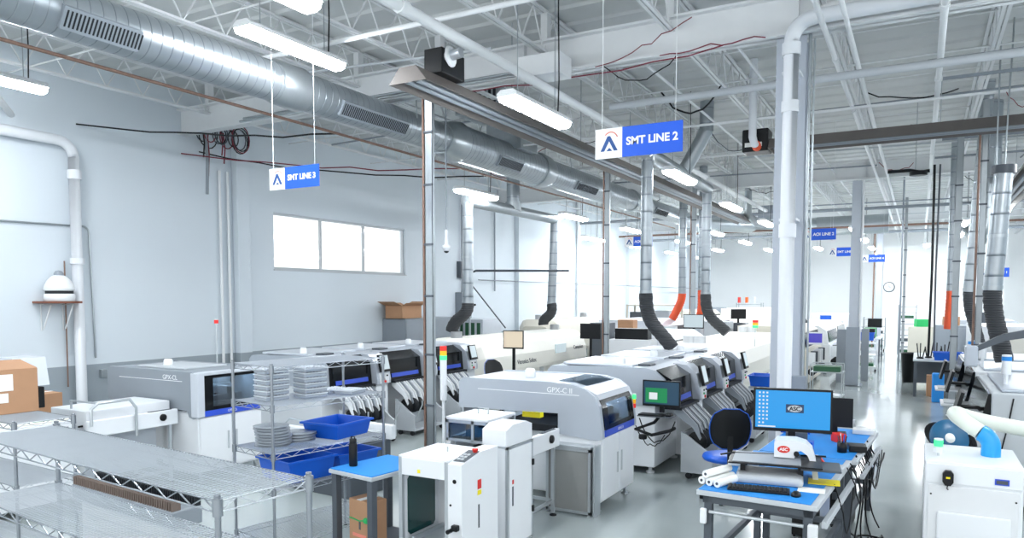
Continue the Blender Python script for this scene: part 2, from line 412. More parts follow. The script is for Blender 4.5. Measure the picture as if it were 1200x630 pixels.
pipe([(.14, 3, 5.45), (.14, 46, 5.45)], .04, 'pipew', 'white ceiling pipe running straight away at the right side of the hall', couplings=[((.14, y, 5.45), (.14, y + .1, 5.45)) for y in (9, 12, 15, 18, 21)])
pipe([(XL, 6.4, 5.25), (-9.6, 4.3, 5.3)], .05, 'pipew', 'white pipe slanting under the roof at far upper left')
pipe([(-12.33, 7.25, 0.0), (-12.33, 7.25, 4.7)] + arc((-12.33, 7.0, 4.7), .25, 0, 90, 5, 'yz') + [(-12.33, 3.0, 4.97)], .085, 'pvc', 'fat white drain pipe with elbow going down the left wall', 'drain_pipe',
     couplings=[((-12.33, 7.25, 4.35), (-12.33, 7.25, 4.5)), ((-12.33, 7.25, 2.95), (-12.33, 7.25, 3.05))])
pipe([(-12.44, 7.09, .9), (-12.44, 7.1, 3.0)], .012, 'copper', 'thin rusty conduit clipped beside the white drain pipe', 'conduit')
pipe([(-12.475, 4, 3.55), (-12.475, 7.4, 3.6)] + arc((-12.475, 7.45, 3.5), .1, 90, 0, 4, 'yz') + [(-12.475, 7.6, 1.35)], .016, 'steel', 'thin grey conduit bending down the left wall beside the drain pipe', 'conduit')
pipe([(-12.45, 10.25, .3), (-12.45, 10.25, 4.95)], .028, 'pipew', 'left one of two thin conduits beside the wall pilaster', 'conduit')
pipe([(-12.45, 10.45, .3), (-12.45, 10.45, 4.95)], .028, 'pipew', 'right one of two thin conduits beside the wall pilaster', 'conduit')
pipe([(-12.42, 19.2, 1.9), (-12.42, 19.2, 5.5)], .03, 'mgrey', 'grey conduit above the grey electrical box on the left wall', 'conduit')
pipe([(-12.42, 21.2, 2.6), (-12.42, 21.2, 5.5)], .03, 'mgrey', 'thin grey conduit near the second pilaster of the left wall', 'conduit')
pipe([(-12.38, 28.0, 1.2), (-12.38, 28.0, 6.3)], .09, 'pipew', 'broad white riser on the far part of the left wall', 'riser_pipe')
pipe([(-12.31, 20, 2.95), (-12.31, 47, 2.95)], .018, 'mgrey', 'thin horizontal conduit along the far left wall', 'conduit')
pipe([(-7.75, 3.0, 4.86), (-7.75, 26, 4.86)], .02, 'copper', 'rusty pipe running along the underside of the big spiral duct')
# cross pipes and struts
for k, (y, z, x0, x1, mt, r, lb) in enumerate([
    (7.0, 5.52, -9, -2.2, 'pipew', .03, 'white cross pipe above the second line sign'),
    (13.0, 5.4, -7.0, 8, 'pipew', .02, 'thin white cross pipe above the long dark heater'),
    (10.9, 5.35, -4.3, 2.5, 'lgrey', .055, 'pale fat cross duct behind the nearest column'),
    (16.5, 5.5, -8, 8, 'pipew', .03, 'white cross pipe beyond the long dark heater'),
    (25, 5.1, -11, 8, 'mgrey', .05, 'grey cross pipe far back over the hall'),
    (29, 4.9, -11, 8, 'copper', .04, 'rusty cross pipe far back over the hall'),
    (33, 5.0, -11, 8, 'mgrey', .06, 'dull cross pipe farthest back under the roof')]):
    pipe([(x0, y, z), (x1, y, z)], r, mt, lb)
for k, (y, x0, x1, z) in enumerate([(11.6, .0, 6, 5.56), (12.6, .1, 6, 5.56), (17.4, .3, 7, 5.56), (19.2, .2, 7, 5.5)]):
    m = MB(); m.box(0, x1 - x0, -.02, -.015, 0, .04).box(0, x1 - x0, .015, .02, 0, .04)
    i = 0
    while i * .1 < x1 - x0: m.box(i * .1, i * .1 + .06, -.02, .02, -.004, 0); i += 1
    solo('strut_channel', m, 'mgrey', ['nearest slotted strut channel under the right ceiling', 'second slotted strut channel under the right ceiling', 'slotted strut channel beyond the dark heater on the right', 'farthest slotted strut channel on the right ceiling'][k], 'strut', (x0, y, z))
# white junction box on the ceiling near the beam
jb = thing('ceiling_junction_box', 'white sheet metal box hanging in front of the beam above the second line sign', 'box', (-4.55, 9.2, 5.5))
MB().cbox(-.32, .32, -.3, .1, -.14, .14, .015).build('box_body', 'pipew', jb)
MB().tube([(-.28, -.05, -.02), (-6, -.05, -.02)], .02, 6).tube([(-.28, .03, .05), (-6, .03, .05)], .02, 6).build('conduit', 'steel', jb)
# loose cables
def cable(pts, r, mt, label, name='cable', cat='cable'):
    return solo(name, MB().tube(pts, r, 5), mt, label, cat)
def sag(p0, p1, drop, n=10, jit=.03):
    o = []
    for i in range(n + 1):
        t = i / n; v = Vector(p0).lerp(Vector(p1), t); v.z -= drop * 4 * t * (1 - t); v.z += random.uniform(-jit, jit) if 0 < i < n else 0; o.append(v)
    return o
cable(sag((-6.6, 9.3, 5.49), (-2.2, 9.3, 5.48), .1), .009, 'wirered', 'dark red cable strung along the lower edge of the first beam')
cable(sag((-3.0, 9.3, 5.48), (-1.7, 9.3, 5.49), -.02), .008, 'wirered', 'red cable looping up the first beam near the column')
cable(sag((-2.6, 9.33, 5.9), (-3.9, 9.33, 5.48), .05), .007, 'wirered', 'red cable climbing the web of the first beam')
cable(sag((-3.9, 12.2, 5.83), (-2.9, 12.2, 5.83), .4), .016, 'black', 'black cable hanging in a loop behind the second line sign')
cable(sag((-3.8, 9.4, 5.49), (-2.8, 9.4, 5.49), .25), .008, 'black', 'thin black cable sagging below the beam')
cable(sag((-12.47, 9.4, 5.15), (-7.75, 12.0, 4.86), .12), .012, 'wirered', 'red cable crossing from wall to duct above the third line sign')
cable(sag((-12.47, 9.8, 5.25), (-7.75, 13.0, 4.86), .18), .014, 'black', 'black cable crossing from wall to duct above the third line sign')
cable(sag((-12.47, 7.4, 5.3), (-7.75, 8.6, 4.87), .1), .014, 'black', 'black cable under the duct at upper left')
# coil of cables on the left wall
cc = thing('cable_bundle', 'tangle of black and red cables hanging on the left wall below the duct', 'cables', (-12.24, 9.85, 5.3))
for k in range(12):
    a = MB(); r_ = .12 + .12 * random.random(); ph = random.random() * 1.1 - .3
    a.tube([(-.05 + 0.02 * k, ph + r_ * math.cos(q), .28 + 1.25 * r_ * math.sin(q)) for q in [2 * PI * i / 16 for i in range(17)]], .012, 5)
    a.build('cable_loop', ['black', 'black', 'wirered', 'dgrey'][k % 4], cc)
for k, (dy, l) in enumerate([(-.18, .55), (-.12, 1.25), (-.08, .9), (.25, .45), (.3, .6)]):
    MB().tube([(.05, dy, .35), (.06, dy + .03, .35 - l * .5), (.05, dy + .01, .35 - l)], .014 if k != 1 else .03, 6).build('cable_tail', ['black', 'mgrey', 'wirered', 'wirered', 'wirered'][k], cc)

# big spiral supply duct along the left
def big_duct():
    t = thing('spiral_duct', 'big galvanised spiral duct running the length of the left side under the roof', 'duct', (-7.4, 0, 5.18))
    segs = [(.5, 7.2, .25), (7.2, 11.0, .25), (11.0, 14.6, .33), (14.6, 20.5, .30), (20.5, 26.5, .25)]
    prev = None
    for (a, b, r_) in segs:
        MB().tube([(0, a, 0), (0, b, 0)], r_, 28).build('duct_section', 'duct', t)
    for (y, ra, rb) in [(7.2, .25, .27), (11.0, .27, .35), (14.6, .35, .32), (20.5, .31, .26)]:
        MB().tube([(0, y - .25, 0), (0, y - .2, 0), (0, y + .2, 0), (0, y + .25, 0)], [ra + .005, ra + .02, rb + .02, rb + .005], 28).build('reducer', 'steel', t)
    for (y, L, r_) in [(4.15, .8, .25), (8.0, 1.5, .25), (12.3, .9, .33), (16.0, 1.2, .30), (22, 1.2, .25)]:
        g = MB(); R = Matrix.Rotation(math.radians(32), 3, 'Y')
        g.box(r_ - .05, r_ + .03, y, y + L, -.1, .12, R=R)
        gg = g.build('air_grille', 'mgrey', t)
        s_ = MB()
        for i in range(int(L / .04)): s_.box(r_ + .03, r_ + .036, y + .03 + i * .04, y + .045 + i * .04, -.07, .09, R=R)
        s_.build('grille_slats', 'dark', gg)
    # plenum box joining from above
    MB().cbox(-.35, .45, 12.9, 13.6, .15, 1.2, .01).build('plenum', 'steel', t)
    for y in (4.0, 9.6, 15.5, 22):
        MB().tube([(0.36, y, .05), (.3, y, .8)], .01, 5).tube([(-.36, y, .05), (-.3, y, .8)], .01, 5).build('hanger_strap', 'steel', t)
    return t
big_duct()
# louvred supply box near the roof
lv = thing('louvred_air_box', 'dark louvred air box beside the big duct under the roof', 'vent', (-6.9, 11.5, 5.85))
MB().cbox(-.45, .45, -.35, .5, -.22, .2, .01).build('box_body', 'steel', lv)
m = MB()
for i in range(9): m.box(-.42 + i * .095, -.37 + i * .095, -.36, -.35, -.18, .16)
m.build('louvres', 'dark', lv)

# far duct near the back
fd = thing('spiral_duct', 'galvanised duct crossing low under the roof at the far end of the hall', 'duct', (-7.7, 27.2, 5.15))
MB().tube([(0, 0, 0), (4.3, 4.0, 0)], .3, 20).build('duct_section', 'steel', fd)
MB().tube([(4.1, 3.8, 0), (6.6, 3.8, 0)], .36, 20).build('duct_section', 'steel', fd)
MB().cbox(2.4, 3.6, 1.0, 2.0, .1, .6, .01).build('plenum', 'mgrey', fd)

# radiant tube heaters
def heater(name_label, loc, rz, L, burner_side):
    t = thing('radiant_heater', name_label, 'heater', loc, rz)
    prof = [(-.27, -.08), (-.12, .1), (.12, .1), (.27, -.08), (.25, -.085), (.11, .085), (-.11, .085), (-.25, -.085)]
    MB().prism(prof, 'y', 0, L).prism([(-.27, -.08), (-.12, .1), (.12, .1), (.27, -.08)], 'y', -.012, 0).build('reflector', 'heater', t)
    MB().tube([(-.06, .05, -.03), (-.06, L - .05, -.03)], .045, 10).tube([(.08, .05, -.03), (.08, L - .05, -.03)], .045, 10).build('burner_tube', 'mgrey', t)
    for k in range(1, int(L / 2.5)):
        MB().tube([(0, k * 2.5, .1), (0, k * 2.5, 1.4)], .008, 4).build('hanger', 'steel', t)
    return t
h1 = heater('long grey radiant heater hanging left of centre over the second line', (-5.3, 7.05, 4.98), 0, 19, 1)
MB().cbox(-.02, .24, .35, .85, .1, .4, .01).build('burner_box', 'black', h1)
MB().tube([(.24, .45, .3), (.45, .45, .32)], .06, 12).build('flue', 'chrome', h1)
MB().lathe([(.0, -.02), (.1, -.02), (.13, .0), (.1, .02)], (0, 0, 0), 16).build('flue_ring', 'pipew', h1, (.3, .45, .3), (0, PI / 2, 0))
h2 = heater('long grey radiant heater crossing the right half of the hall', (-2.3, 13.3, 4.98), -PI / 2, 9, 1)
MB().cbox(-.2, .2, -.45, -.02, -.1, .28, .02).build('burner_box', 'black', h2)
MB().cbox(.2, .215, -.4, -.12, -.02, .05, .002).build('warning_label', 'paper', h2)
f_ = MB().tube([(.24, -.2, -.02)] + [(.32, -.22, .0), (.34, -.25, .12), (.34, -.25, 1.4)], .065, 12)
f_.build('intake_pipe', 'pvc', h2)
MB().cyl((.19, -.2, -.03), (.3, -.2, -.01), .075, 12).build('red_clamp', 'orangehose', h2)
h3 = heater('dark radiant heater rail crossing at the far right under the roof', (1.75, 14.5, 4.75), 0, 14, 1)

# suspended fluorescent fixtures
def lamp_proto():
    t = thing('ceiling_lamp', 'x', 'lamp', (0, 0, 4.7))
    L = .76
    prof = [(-.13, .0), (-.13, .035), (-.08, .075), (.08, .075), (.13, .035), (.13, .0)]
    MB().prism(prof, 'y', -L, L).build('housing', 'pipew', t)
    MB().prism([(-.12, -.002), (-.1, -.055), (-.05, -.075), (.05, -.075), (.1, -.055), (.12, -.002)], 'y', -L + .01, L - .01).build('diffuser', 'diff', t)
    for y in (-.5, .5):
        MB().tube([(0, y, .075), (0, y, 1.7)], .006, 4).build('hanger_wire', 'steel', t)
    MB().tube([(.02, .55, .07), (.03, .56, .5), (.02, .55, 1.7)], .009, 4).build('power_cord', 'black', t)
    return t
lp = lamp_proto()
lamps = [(-10.6, 5.1, 5.25, 'big bright ceiling lamp at the far upper left below the duct'),
         (-6.45, 6.4, 5.3, 'bright ceiling lamp between the big duct and the near end of the radiant heater'),
         (-4.72, 4.15, 4.95, 'ceiling lamp cut off by the top edge, left of centre'),
         (-4.17, 8.15, 'bright ceiling lamp just left of the near second line sign'),
         (-4.02, 13.8, 'bright ceiling lamp just behind and below the second line sign'),
         (-4.2, 18.9, 'ceiling lamp third along the row that starts left of the second line sign'),
         (-4.2, 23.7, 'ceiling lamp fourth along the middle row, beside the large column'),
         (-8.6, 13.9, 'ceiling lamp above the left pair of exhaust duct drops'),
         (-8.65, 19.2, 'ceiling lamp just right of the right exhaust drop on the left side'),
         (-8.6, 23.8, 'ceiling lamp right of the thin post, second beyond the exhaust drops'),
         (-8.6, 30.0, 'small far ceiling lamp above the leftmost far orange hose'),
         (-8.6, 36.0, 'tiny distant ceiling lamp at left of the far wall'),
         (-4.2, 30.5, 'distant ceiling lamp right behind the nearest large column'),
         (-4.2, 37, 'very distant ceiling lamp below the inspection line sign by the large column'),
         (-11.2, 27.0, 'distant lamp close to the left wall'),
         (1.9, 24.0, 'distant ceiling lamp at right beyond the exhaust ducts'),
         (1.9, 30.0, 'more distant ceiling lamp at right near the frame edge'),
         (.2, 37.0, 'farthest ceiling lamp over the aisle'),
         ]
def place_words(x, y):
    side = 'far left' if x < -10 else 'left' if x < -6 else 'middle left' if x < -3 else 'middle' if x < 1.5 else 'right' if x < 5 else 'far right'
    return side
extra = []
for y in (26.5, 31.5, 37, 42.5): extra += [(-11.2, y), (-6.4, y), (-2.0, y + 1), (1.2, y), (4.5, y)]  # mostly hidden lamps added to brighten the far hall
hid = [(x, y) for x in (2.4, 6.8) for y in (-1.5, 4, 9.2, 14.2, 19.5)] + [(-4.2, -1.0), (-8.6, -.5), (-11.3, -1.5), (-.3, -1.5), (8.5, 25), (8.5, 32), (8.5, 39)]  # unseen lamps added outside the frame as fill light
first = True
for q in lamps:
    x, y, lb = q[0], q[1], q[-1]; zz = q[2] if len(q) == 4 else 4.68
    if first: lp.location = (x, y, zz); lp['label'] = lb; o = lp; first = False
    else: o = dup(lp, (x, y, zz), label=lb)
    o['group'] = 'fluorescent ceiling lamps'
nums = ['first', 'second', 'third', 'fourth', 'fifth', 'sixth', 'seventh', 'eighth']
cnt = {}
for k, (x, y) in enumerate(hid + extra):
    w_ = place_words(x, y); far = y > 24; key = (w_, far); cnt[key] = cnt.get(key, -1) + 1
    lb = ('added distant fill lamp, %s of the far hall, %s back' if far else 'added fill lamp out of frame, %s of the near hall, %s back') % (w_, nums[cnt[key]])
    dup(lp, (x, y, 4.68), label=lb, group='fluorescent ceiling lamps')

# exhaust drops with flexible hoses
def exhaust_drop(x, y, ztop, zbot, label, hose_pts, r=.1, mt='hose', lean=(0, 0), hr=None):
    t = thing('exhaust_duct', label, 'duct', (x, y, 0))
    MB().tube([(0, 0, ztop), (lean[0], lean[1], zbot)], r, 18).build('duct_pipe', 'ductv', t)
    for z in (zbot + .02, (ztop + zbot) / 2 - .1): 
        f_ = (ztop - z) / (ztop - zbot)
        MB().tube([(lean[0] * f_, lean[1] * f_, z), (lean[0] * f_, lean[1] * f_, z + .05)], r * 1.07, 18).build('joint_collar', 'steel', t)
    hp = [(lean[0], lean[1], zbot + .02)] + hose_pts
    b = bez(*[Vector(q) for q in hp], n=20)
    ss = [(hr or r * 1.15) * (1 + (.05 if i % 2 else -.02)) for i in range(len(b))]
    MB().tube(b, ss, 16).build('flexible_hose', mt, t)
    return t
e1 = exhaust_drop(-8.9, 14, 4.5, 2.25, 'left one of the exhaust drops near the window, with black flexible hose', [(-.0, 0, 1.9), (-.35, 0, 2.0), (-.45, 0, 1.62)], .12)
e2 = exhaust_drop(-8.9, 18.5, 4.5, 2.2, 'exhaust drop right of the window, its black hose reaching the cream oven', [(0, 0, 1.8), (-.4, 0, 1.9), (-.35, 0, 1.62)], .12, lean=(-.1, 0))
hd = thing('exhaust_header', 'horizontal galvanised exhaust header joining the two left drops', 'duct', (-8.9, 16.2, 4.55))
MB().tube([(0, -2.3, 0), (0, 2.4, 0)], .13, 18).build('duct_pipe', 'steel', hd)
MB().tube([(0, -.1, .1), (0, -.1, 1.55)], .16, 18).build('riser', 'ductv', hd)
MB().tube([(0, -.1, -.02), (0, -.1, .2)], .2, 18).build('tee_collar', 'steel', hd)
e3 = exhaust_drop(-4.3, 12.7, 4.95, 2.45, 'exhaust drop with long black hose behind the second line placement machines', [(0, 0, 1.9), (.2, 0, 1.9), (.5, 0, 1.5)], .105)
e4 = exhaust_drop(-4.3, 16.9, 4.9, 2.45, 'exhaust drop with black hose nearest the large column on its left', [(0, 0, 1.9), (.2, 0, 1.9), (.5, 0, 1.6)], .105)
hd2 = thing('exhaust_header', 'galvanised header pipe joining the two middle exhaust drops, with angled riser', 'duct', (-4.3, 14.8, 4.96))
MB().tube([(0, -2.2, 0), (0, 2.2, -.1)], .12, 18).build('duct_pipe', 'steel', hd2)
MB().tube([(0, .2, 0), (.35, .2, .6), (.45, .2, .8)], .14, 18).build('angled_riser', 'steel', hd2)
MB().tube([(.45, .2, .75), (.45, .2, 1.35)], .14, 18).build('riser', 'ductv', hd2)
e5 = exhaust_drop(1.02, 13.0, 4.25, 2.5, 'larger right exhaust drop with wide black hose beside the copper pipe', [(-.08, 0, 2.1), (.0, 0, 2.0), (.1, 0, 1.45)], .125, lean=(-.08, 0), hr=.12)
MB().tube([(0, 0, 4.2), (0, 0, 4.32)], .16, 18).build('end_cap', 'dgrey', e5)
MB().tube([(0, -.06, 4.2), (.05, -.08, 6.4)], .012, 5).tube([(-.1, -.06, 4.2), (-.1, -.08, 6.4)], .012, 5).build('hanger_rod', 'steel', e5)
e6 = exhaust_drop(1.0, 16.2, 6.36, 2.5, 'right exhaust drop with black hose left of the wider one', [(-.2, 0, 2.1), (-.1, 0, 2.0), (.02, 0, 1.45)], .1, lean=(-.2, 0), hr=.095)
e7 = exhaust_drop(1.15, 18, 6.36, 4.0, 'wide grey duct riser above the right exhaust drops', [(0, 0, 3.9), (-.1, 0, 3.7), (-.3, 0, 3.6)], .22, 'steel')
for (x, y, zb, pts, lb, r_) in [(-6.45, 22.5, 2.5, [(0, 0, 2.3), (-.05, 0, 2.2), (-.3, 0, 1.72)], 'far orange flexible hose on an exhaust drop, the bent one on the left', .12),
                            (-5.84, 22.5, 2.6, [(0, 0, 2.4), (.03, 0, 2.1), (-.06, 0, 1.72)], 'far orange flexible hose on an exhaust drop, the straight one on the right', .12),
                            (.66, 20.9, 2.55, [(0, 0, 2.2), (-.02, 0, 2.0), (-.03, 0, 1.62)], 'orange flexible hose on a white drop pipe at the right', .1)]:
    exhaust_drop(x, y, 6.36, zb, lb, pts, r_, 'orangehose', hr=r_)
e8 = exhaust_drop(-3.5, 24.95, 4.4, 2.0, 'slim white exhaust drop right of the large column with grey hose', [(0, 0, 1.8), (.15, 0, 1.75), (.35, 0, 1.52)], .11)
MB().tube([(0, 0, 4.4), (-.3, 0, 4.7), (-1.2, 0, 4.8), (-1.5, 0, 5.1), (-1.5, 0, 6.34)], .12, 14).build('top_elbow', 'steel', e8)

# hanging line signs
def line_sign(x0, x1, y, z0, z1, txt, label, logo=True):
    t = thing('hanging_sign', label, 'sign', (x0, y, z0))
    w_, h_ = x1 - x0, z1 - z0; lw = w_ * .32
    MB().box(0, lw, -.006, .006, 0, h_).build('logo_panel', 'signwhite', t)
    MB().box(lw, w_, -.006, .006, 0, h_).build('name_panel', 'signblue', t)
    g = MB(); cx = lw * .5; b_ = h_ * .24; hh = h_ * .5
    for dy in (-.008,):
        g.prism([(cx - lw * .30, b_), (cx - lw * .16, b_), (cx + lw * .02, b_ + hh * .66), (cx + lw * .2, b_), (cx + lw * .34, b_), (cx + lw * .06, b_ + hh), (cx - lw * .04, b_ + hh)], 'y', -.009, -.007)
        g.prism([(cx - lw * .08, b_), (cx + lw * .14, b_), (cx + lw * .03, b_ + hh * .22)], 'y', -.009, -.007)
    g.build('logo_mark', 'logoblue', t)
    a = MB(); a.tube([(cx + lw * .08 + lw * .26 * math.cos(math.radians(q)), -.009, h_ * .6 + h_ * .27 * math.sin(math.radians(q))) for q in range(20, 150, 12)], h_ * .02, 5)
    a.build('logo_arc', 'logored', t)
    text_part(txt, h_ * .36, t, 'letter', (lw + (w_ - lw) / 2, -.009, h_ * .5), RF, 'lettering', bold=h_ * .012)
    for x in (w_ * .08, w_ * .92): MB().tube([(x, 0, h_), (x, 0, 6.4 - z0)], .0035, 4).build('hanger_wire', 'pipew', t)
    return t
line_sign(-2.77, -1.92, 6.65, 3.72, 4.0, 'SMT LINE 2', 'large blue and white sign reading SMT LINE 2, nearest the camera')
line_sign(-7.1, -6.28, 6.6, 3.72, 3.98, 'SMT LINE 3', 'blue and white sign reading SMT LINE 3 hanging above the wall window')
line_sign(-6.86, -6.1, 18.5, 3.72, 3.98, 'AOI LINE 3', 'small far sign half hidden behind the middle exhaust drop')
line_sign(-2.5, -1.72, 18.4, 3.72, 3.98, 'AOI LINE 2', 'blue and white sign reading AOI LINE 2 right of the large column')
line_sign(-2.66, -1.85, 26.0, 3.72, 4.0, 'SMT LINE 1', 'small sign partly hidden behind the second column, SMT LINE visible')
line_sign(-1.95, -1.15, 30.0, 3.68, 3.95, 'AOI LINE 4', 'tiny far blue sign right of the second column')
line_sign(1.35, 2.1, 24.0, 2.95, 3.2, 'AOI LINE 1', 'tiny far blue sign between the two right exhaust drops')

# hanging security camera
sc_ = thing('security_camera', 'white dome security camera hanging on a thin rod near the window', 'camera', (-6.77, 10, 3.2))
MB().lathe([(0, -.06), (.045, -.05), (.065, 0), (.075, .03), (.03, .06), (.025, .2), (.03, .28), (0, .3)], n=16).build('camera_body', 'white', sc_)
MB().lathe([(0, -.085), (.03, -.075), (.045, -.045), (0, -.04)], n=12).build('lens_dome', 'dark', sc_)
MB().tube([(0, 0, .3), (0, 0, 3.2)], .012, 6).build('drop_rod', 'mgrey', sc_)

# humidifier on wall shelf
sh = thing('wall_shelf', 'small reddish brown wall shelf on white brackets at the left wall', 'shelf', (-12.5, 6.97, 2.3))
MB().cbox(0, .45, -.37, .18, 0, .035, .004).build('board', 'brown', sh)
for y in (-.25, .1): MB().tube([(.02, y, -.45), (.02, y, -.02), (.32, y, -.02), (.08, y, -.42)], .012, 6).build('bracket', 'pipew', sh)
hu = thing('humidifier', 'white dome shaped centrifugal humidifier on the small wall shelf', 'humidifier', (-12.26, 6.9, 2.335))
MB().lathe([(.21, 0), (.225, .02), (.225, .10), (.215, .12)], n=24).build('water_base', 'dome', hu)
MB().lathe([(.2, .12), (.2, .17)], n=24).build('air_gap', 'dark', hu)
MB().lathe([(.215, .17), (.225, .19), (.215, .24), (.175, .33), (.11, .40), (.07, .42)], n=24).build('dome_cover', 'dome', hu)
MB().lathe([(.075, .41), (.072, .45), (.045, .49), (0, .5)], n=16).build('mist_outlet', 'mgrey', hu)

# wall electrical boxes
def ebox(y, z, w_, h_, d_, mt, label):
    t = thing('electrical_box', label, 'electrical box', (XL, y, z))
    MB().cbox(0, d_, -w_ / 2, w_ / 2, 0, h_, .008).build('box_body', mt, t)
    MB().cbox(d_, d_ + .008, -w_ / 2 + .02, w_ / 2 - .02, .02, h_ - .02, .003).build('box_door', mt, t)
    return t
ebox(19.2, 1.55, .55, 1.0, .25, 'mgrey', 'grey electrical disconnect box on the left wall above the cream oven')
MB().tube([(.25, .1, .55), (.4, .28, .62)], .03, 8).build('switch_handle', 'black', bpy.context.scene.objects['electrical_box'])
ebox(19.2, 3.0, .35, .5, .15, 'dgrey', 'small dark box on the left wall, upper one beside the conduit')
ebox(7.72, 1.0, .12, .14, .07, 'steel', 'small outlet box on the grey band of the left wall')
pipe([(-12.4, 7.8, 1.06), (-12.4, 8.9, 1.1), (-12.2, 9.6, 1.12)], .012, 'black', 'black cord from the wall outlet to the left printer', 'power_cord', 6, 'cord')
# hanging tool balancer frame near the wall
ar = thing('cable_boom', 'dark overhead cable arm reaching out from a post over the cream oven', 'arm', (-9.6, 16.6, 0))
MB().tube([(-.9, 0, 2.9), (-.85, 0, 3.05), (-.7, 0, 3.1), (2.0, 0, 3.05)], .03, 8).build('boom', 'dgrey', ar)
MB().tube([(-.9, 0, 2.8), (.2, 0, 1.6)], .018, 6).build('brace', 'dgrey', ar)
MB().tube([(-.9, 0, 2.85), (-1.15, 0, 2.0)], .02, 6).build('brace', 'dgrey', ar)
MB().tube([(-.9, 0, 0), (-.9, 0, 2.95)], .025, 6).build('upright', 'steel', ar)

# cabinet and box by the wall
cb_ = thing('storage_cabinet', 'dark grey steel cabinet against the left wall under the carton', 'cabinet', (-12.1, 16.75, 0))
MB().cbox(-.38, .38, -1.35, 1.25, 0, 1.83, .01).build('cabinet_body', 'mgrey', cb_)
for a, b in ((-1.33, -.06), (-.04, 1.23)): MB().cbox(.38, .4, a, b, .08, 1.8, .005).build('cabinet_door', 'mgrey', cb_)

def carton(loc, sx, sy, sz, label, rz=0, open_=False, tape=True, name='cardboard_box'):
    t = thing(name, label, 'box', loc, rz)
    if open_:
        m = MB(); k = .006
        m.box(-sx / 2, sx / 2, -sy / 2, -sy / 2 + k, 0, sz).box(-sx / 2, sx / 2, sy / 2 - k, sy / 2, 0, sz).box(-sx / 2, -sx / 2 + k, -sy / 2, sy / 2, 0, sz).box(sx / 2 - k, sx / 2, -sy / 2, sy / 2, 0, sz).box(-sx / 2, sx / 2, -sy / 2, sy / 2, 0, k)
        m.build('box_body', 'card', t)
        for s_ in (-1, 1):
            R = Matrix.Rotation(s_ * math.radians(-20), 3, 'X')
            f2 = MB().box(-sx / 2, sx / 2, min(s_ * sy / 2, s_ * sy * .9), max(s_ * sy / 2, s_ * sy * .9), sz - k, sz, R=Matrix.Rotation(math.radians(s_ * 18), 3, 'X'), c=(0, s_ * sy / 2, sz))
            f2.build('flap', 'card', t)
            f3 = MB().box(min(s_ * sx / 2, s_ * sx * .8), max(s_ * sx / 2, s_ * sx * .8), -sy / 2, sy / 2, sz - k, sz, R=Matrix.Rotation(math.radians(-s_ * 25), 3, 'Y'), c=(s_ * sx / 2, 0, sz))
            f3.build('flap', 'card', t)
    else:
        MB().cbox(-sx / 2, sx / 2, -sy / 2, sy / 2, 0, sz, .006).build('box_body', 'card', t)
        if tape: MB().box(-.03, .03, -sy / 2 - .002, sy / 2 + .002, sz, sz + .002).build('tape', 'paper', t)
    return t
carton((-12.05, 15.75, 1.84), .55, .85, .34, 'open cardboard carton on the dark grey wall cabinet', 0, True)

# ================================================================== WIRE SHELVING
def wire_shelf_mesh(L, Wd, gap=.026, rw=.0032, rail=.045):
    m = MB(); n = int(L / gap)
    for i in range(1, n): x = i * L / n; m.tube([(x, .004, 0), (x, Wd - .004, 0)], rw, 4, cap=False)
    for y in [Wd * k / 4 for k in (1, 2, 3)]: m.tube([(0, y, -.006), (L, y, -.006)], .0035, 4)
    for y in (0, Wd):
        m.tube([(0, y, 0), (L, y, 0)], .004, 5, 1).tube([(0, y, -rail), (L, y, -rail)], .004, 5, 1)
        k = int(L / .09); pts = []
        for i in range(k + 1): pts.append((i * L / k, y, 0 if i % 2 else -rail))
        m.tube(pts, .0035, 4, 1)
    for x in (0, L):
        m.tube([(x, 0, 0), (x, Wd, 0)], .004, 5).tube([(x, 0, -rail), (x, Wd, -rail)], .004, 5)
        k = max(2, int(Wd / .09)); m.tube([(x, i * Wd / k, 0 if i % 2 else -rail) for i in range(k + 1)], .003, 4)
    for x in (0, L):
        for y in (0, Wd): m.tube([(x, y, -rail - .012), (x, y, .012)], .021, 10, 1)
    return m
M['postmetal'] = mat('chrome_post', '#979da4', 0.3, 0.85, var=0.1)
def wire_rack(loc, rz, L, Wd, H, shelves, label, name='wire_shelving_rack', gap=.026, mt='chrome'):
    t = thing(name, label, 'shelving', loc, rz)
    for x in (0, L):
        for y in (0, Wd):
            p_ = MB().tube([(x, y, .03), (x, y, H)], .0127, 12)
            z = .1
            while z < H: p_.tube([(x, y, z), (x, y, z + .006)], .0137, 10); z += .0508
            p_.lathe([(.0, H), (.014, H), (.013, H + .008), (0, H + .01)], (x, y, 0), 10)
            po = p_.build('post', 'postmetal', t)
            MB().lathe([(0, 0), (.02, 0), (.02, .01), (.008, .012), (.008, .035)], (x, y, 0), 10).build('foot', 'rubber', po)
    for z in shelves: wire_shelf_mesh(L, Wd, gap).build('wire_shelf', [mt, 'postmetal'], t, (0, 0, z))
    return t
# foreground rack, near-right corner (-2.38,1.92), far-left corner (-4.72,2.59)
ra = math.atan2(2.59 - 2.36, -4.72 + 2.37)      # direction of the long side, right to left
raz = math.atan2(-(2.59 - 2.36), (4.72 - 2.37))
wire_rack((-4.745, 2.15, 0), raz, 2.37, .45, 1.62, (1.6, 1.24, .8, .35), 'chrome wire shelving rack in the lower left foreground, its long top shelf empty', gap=.027)
wire_rack((-7.65, 3.18, 0), math.radians(-3), 1.45, .45, 1.42, (1.4, .9, .3), 'chrome wire rack at the left edge, shelf holding the big carton')
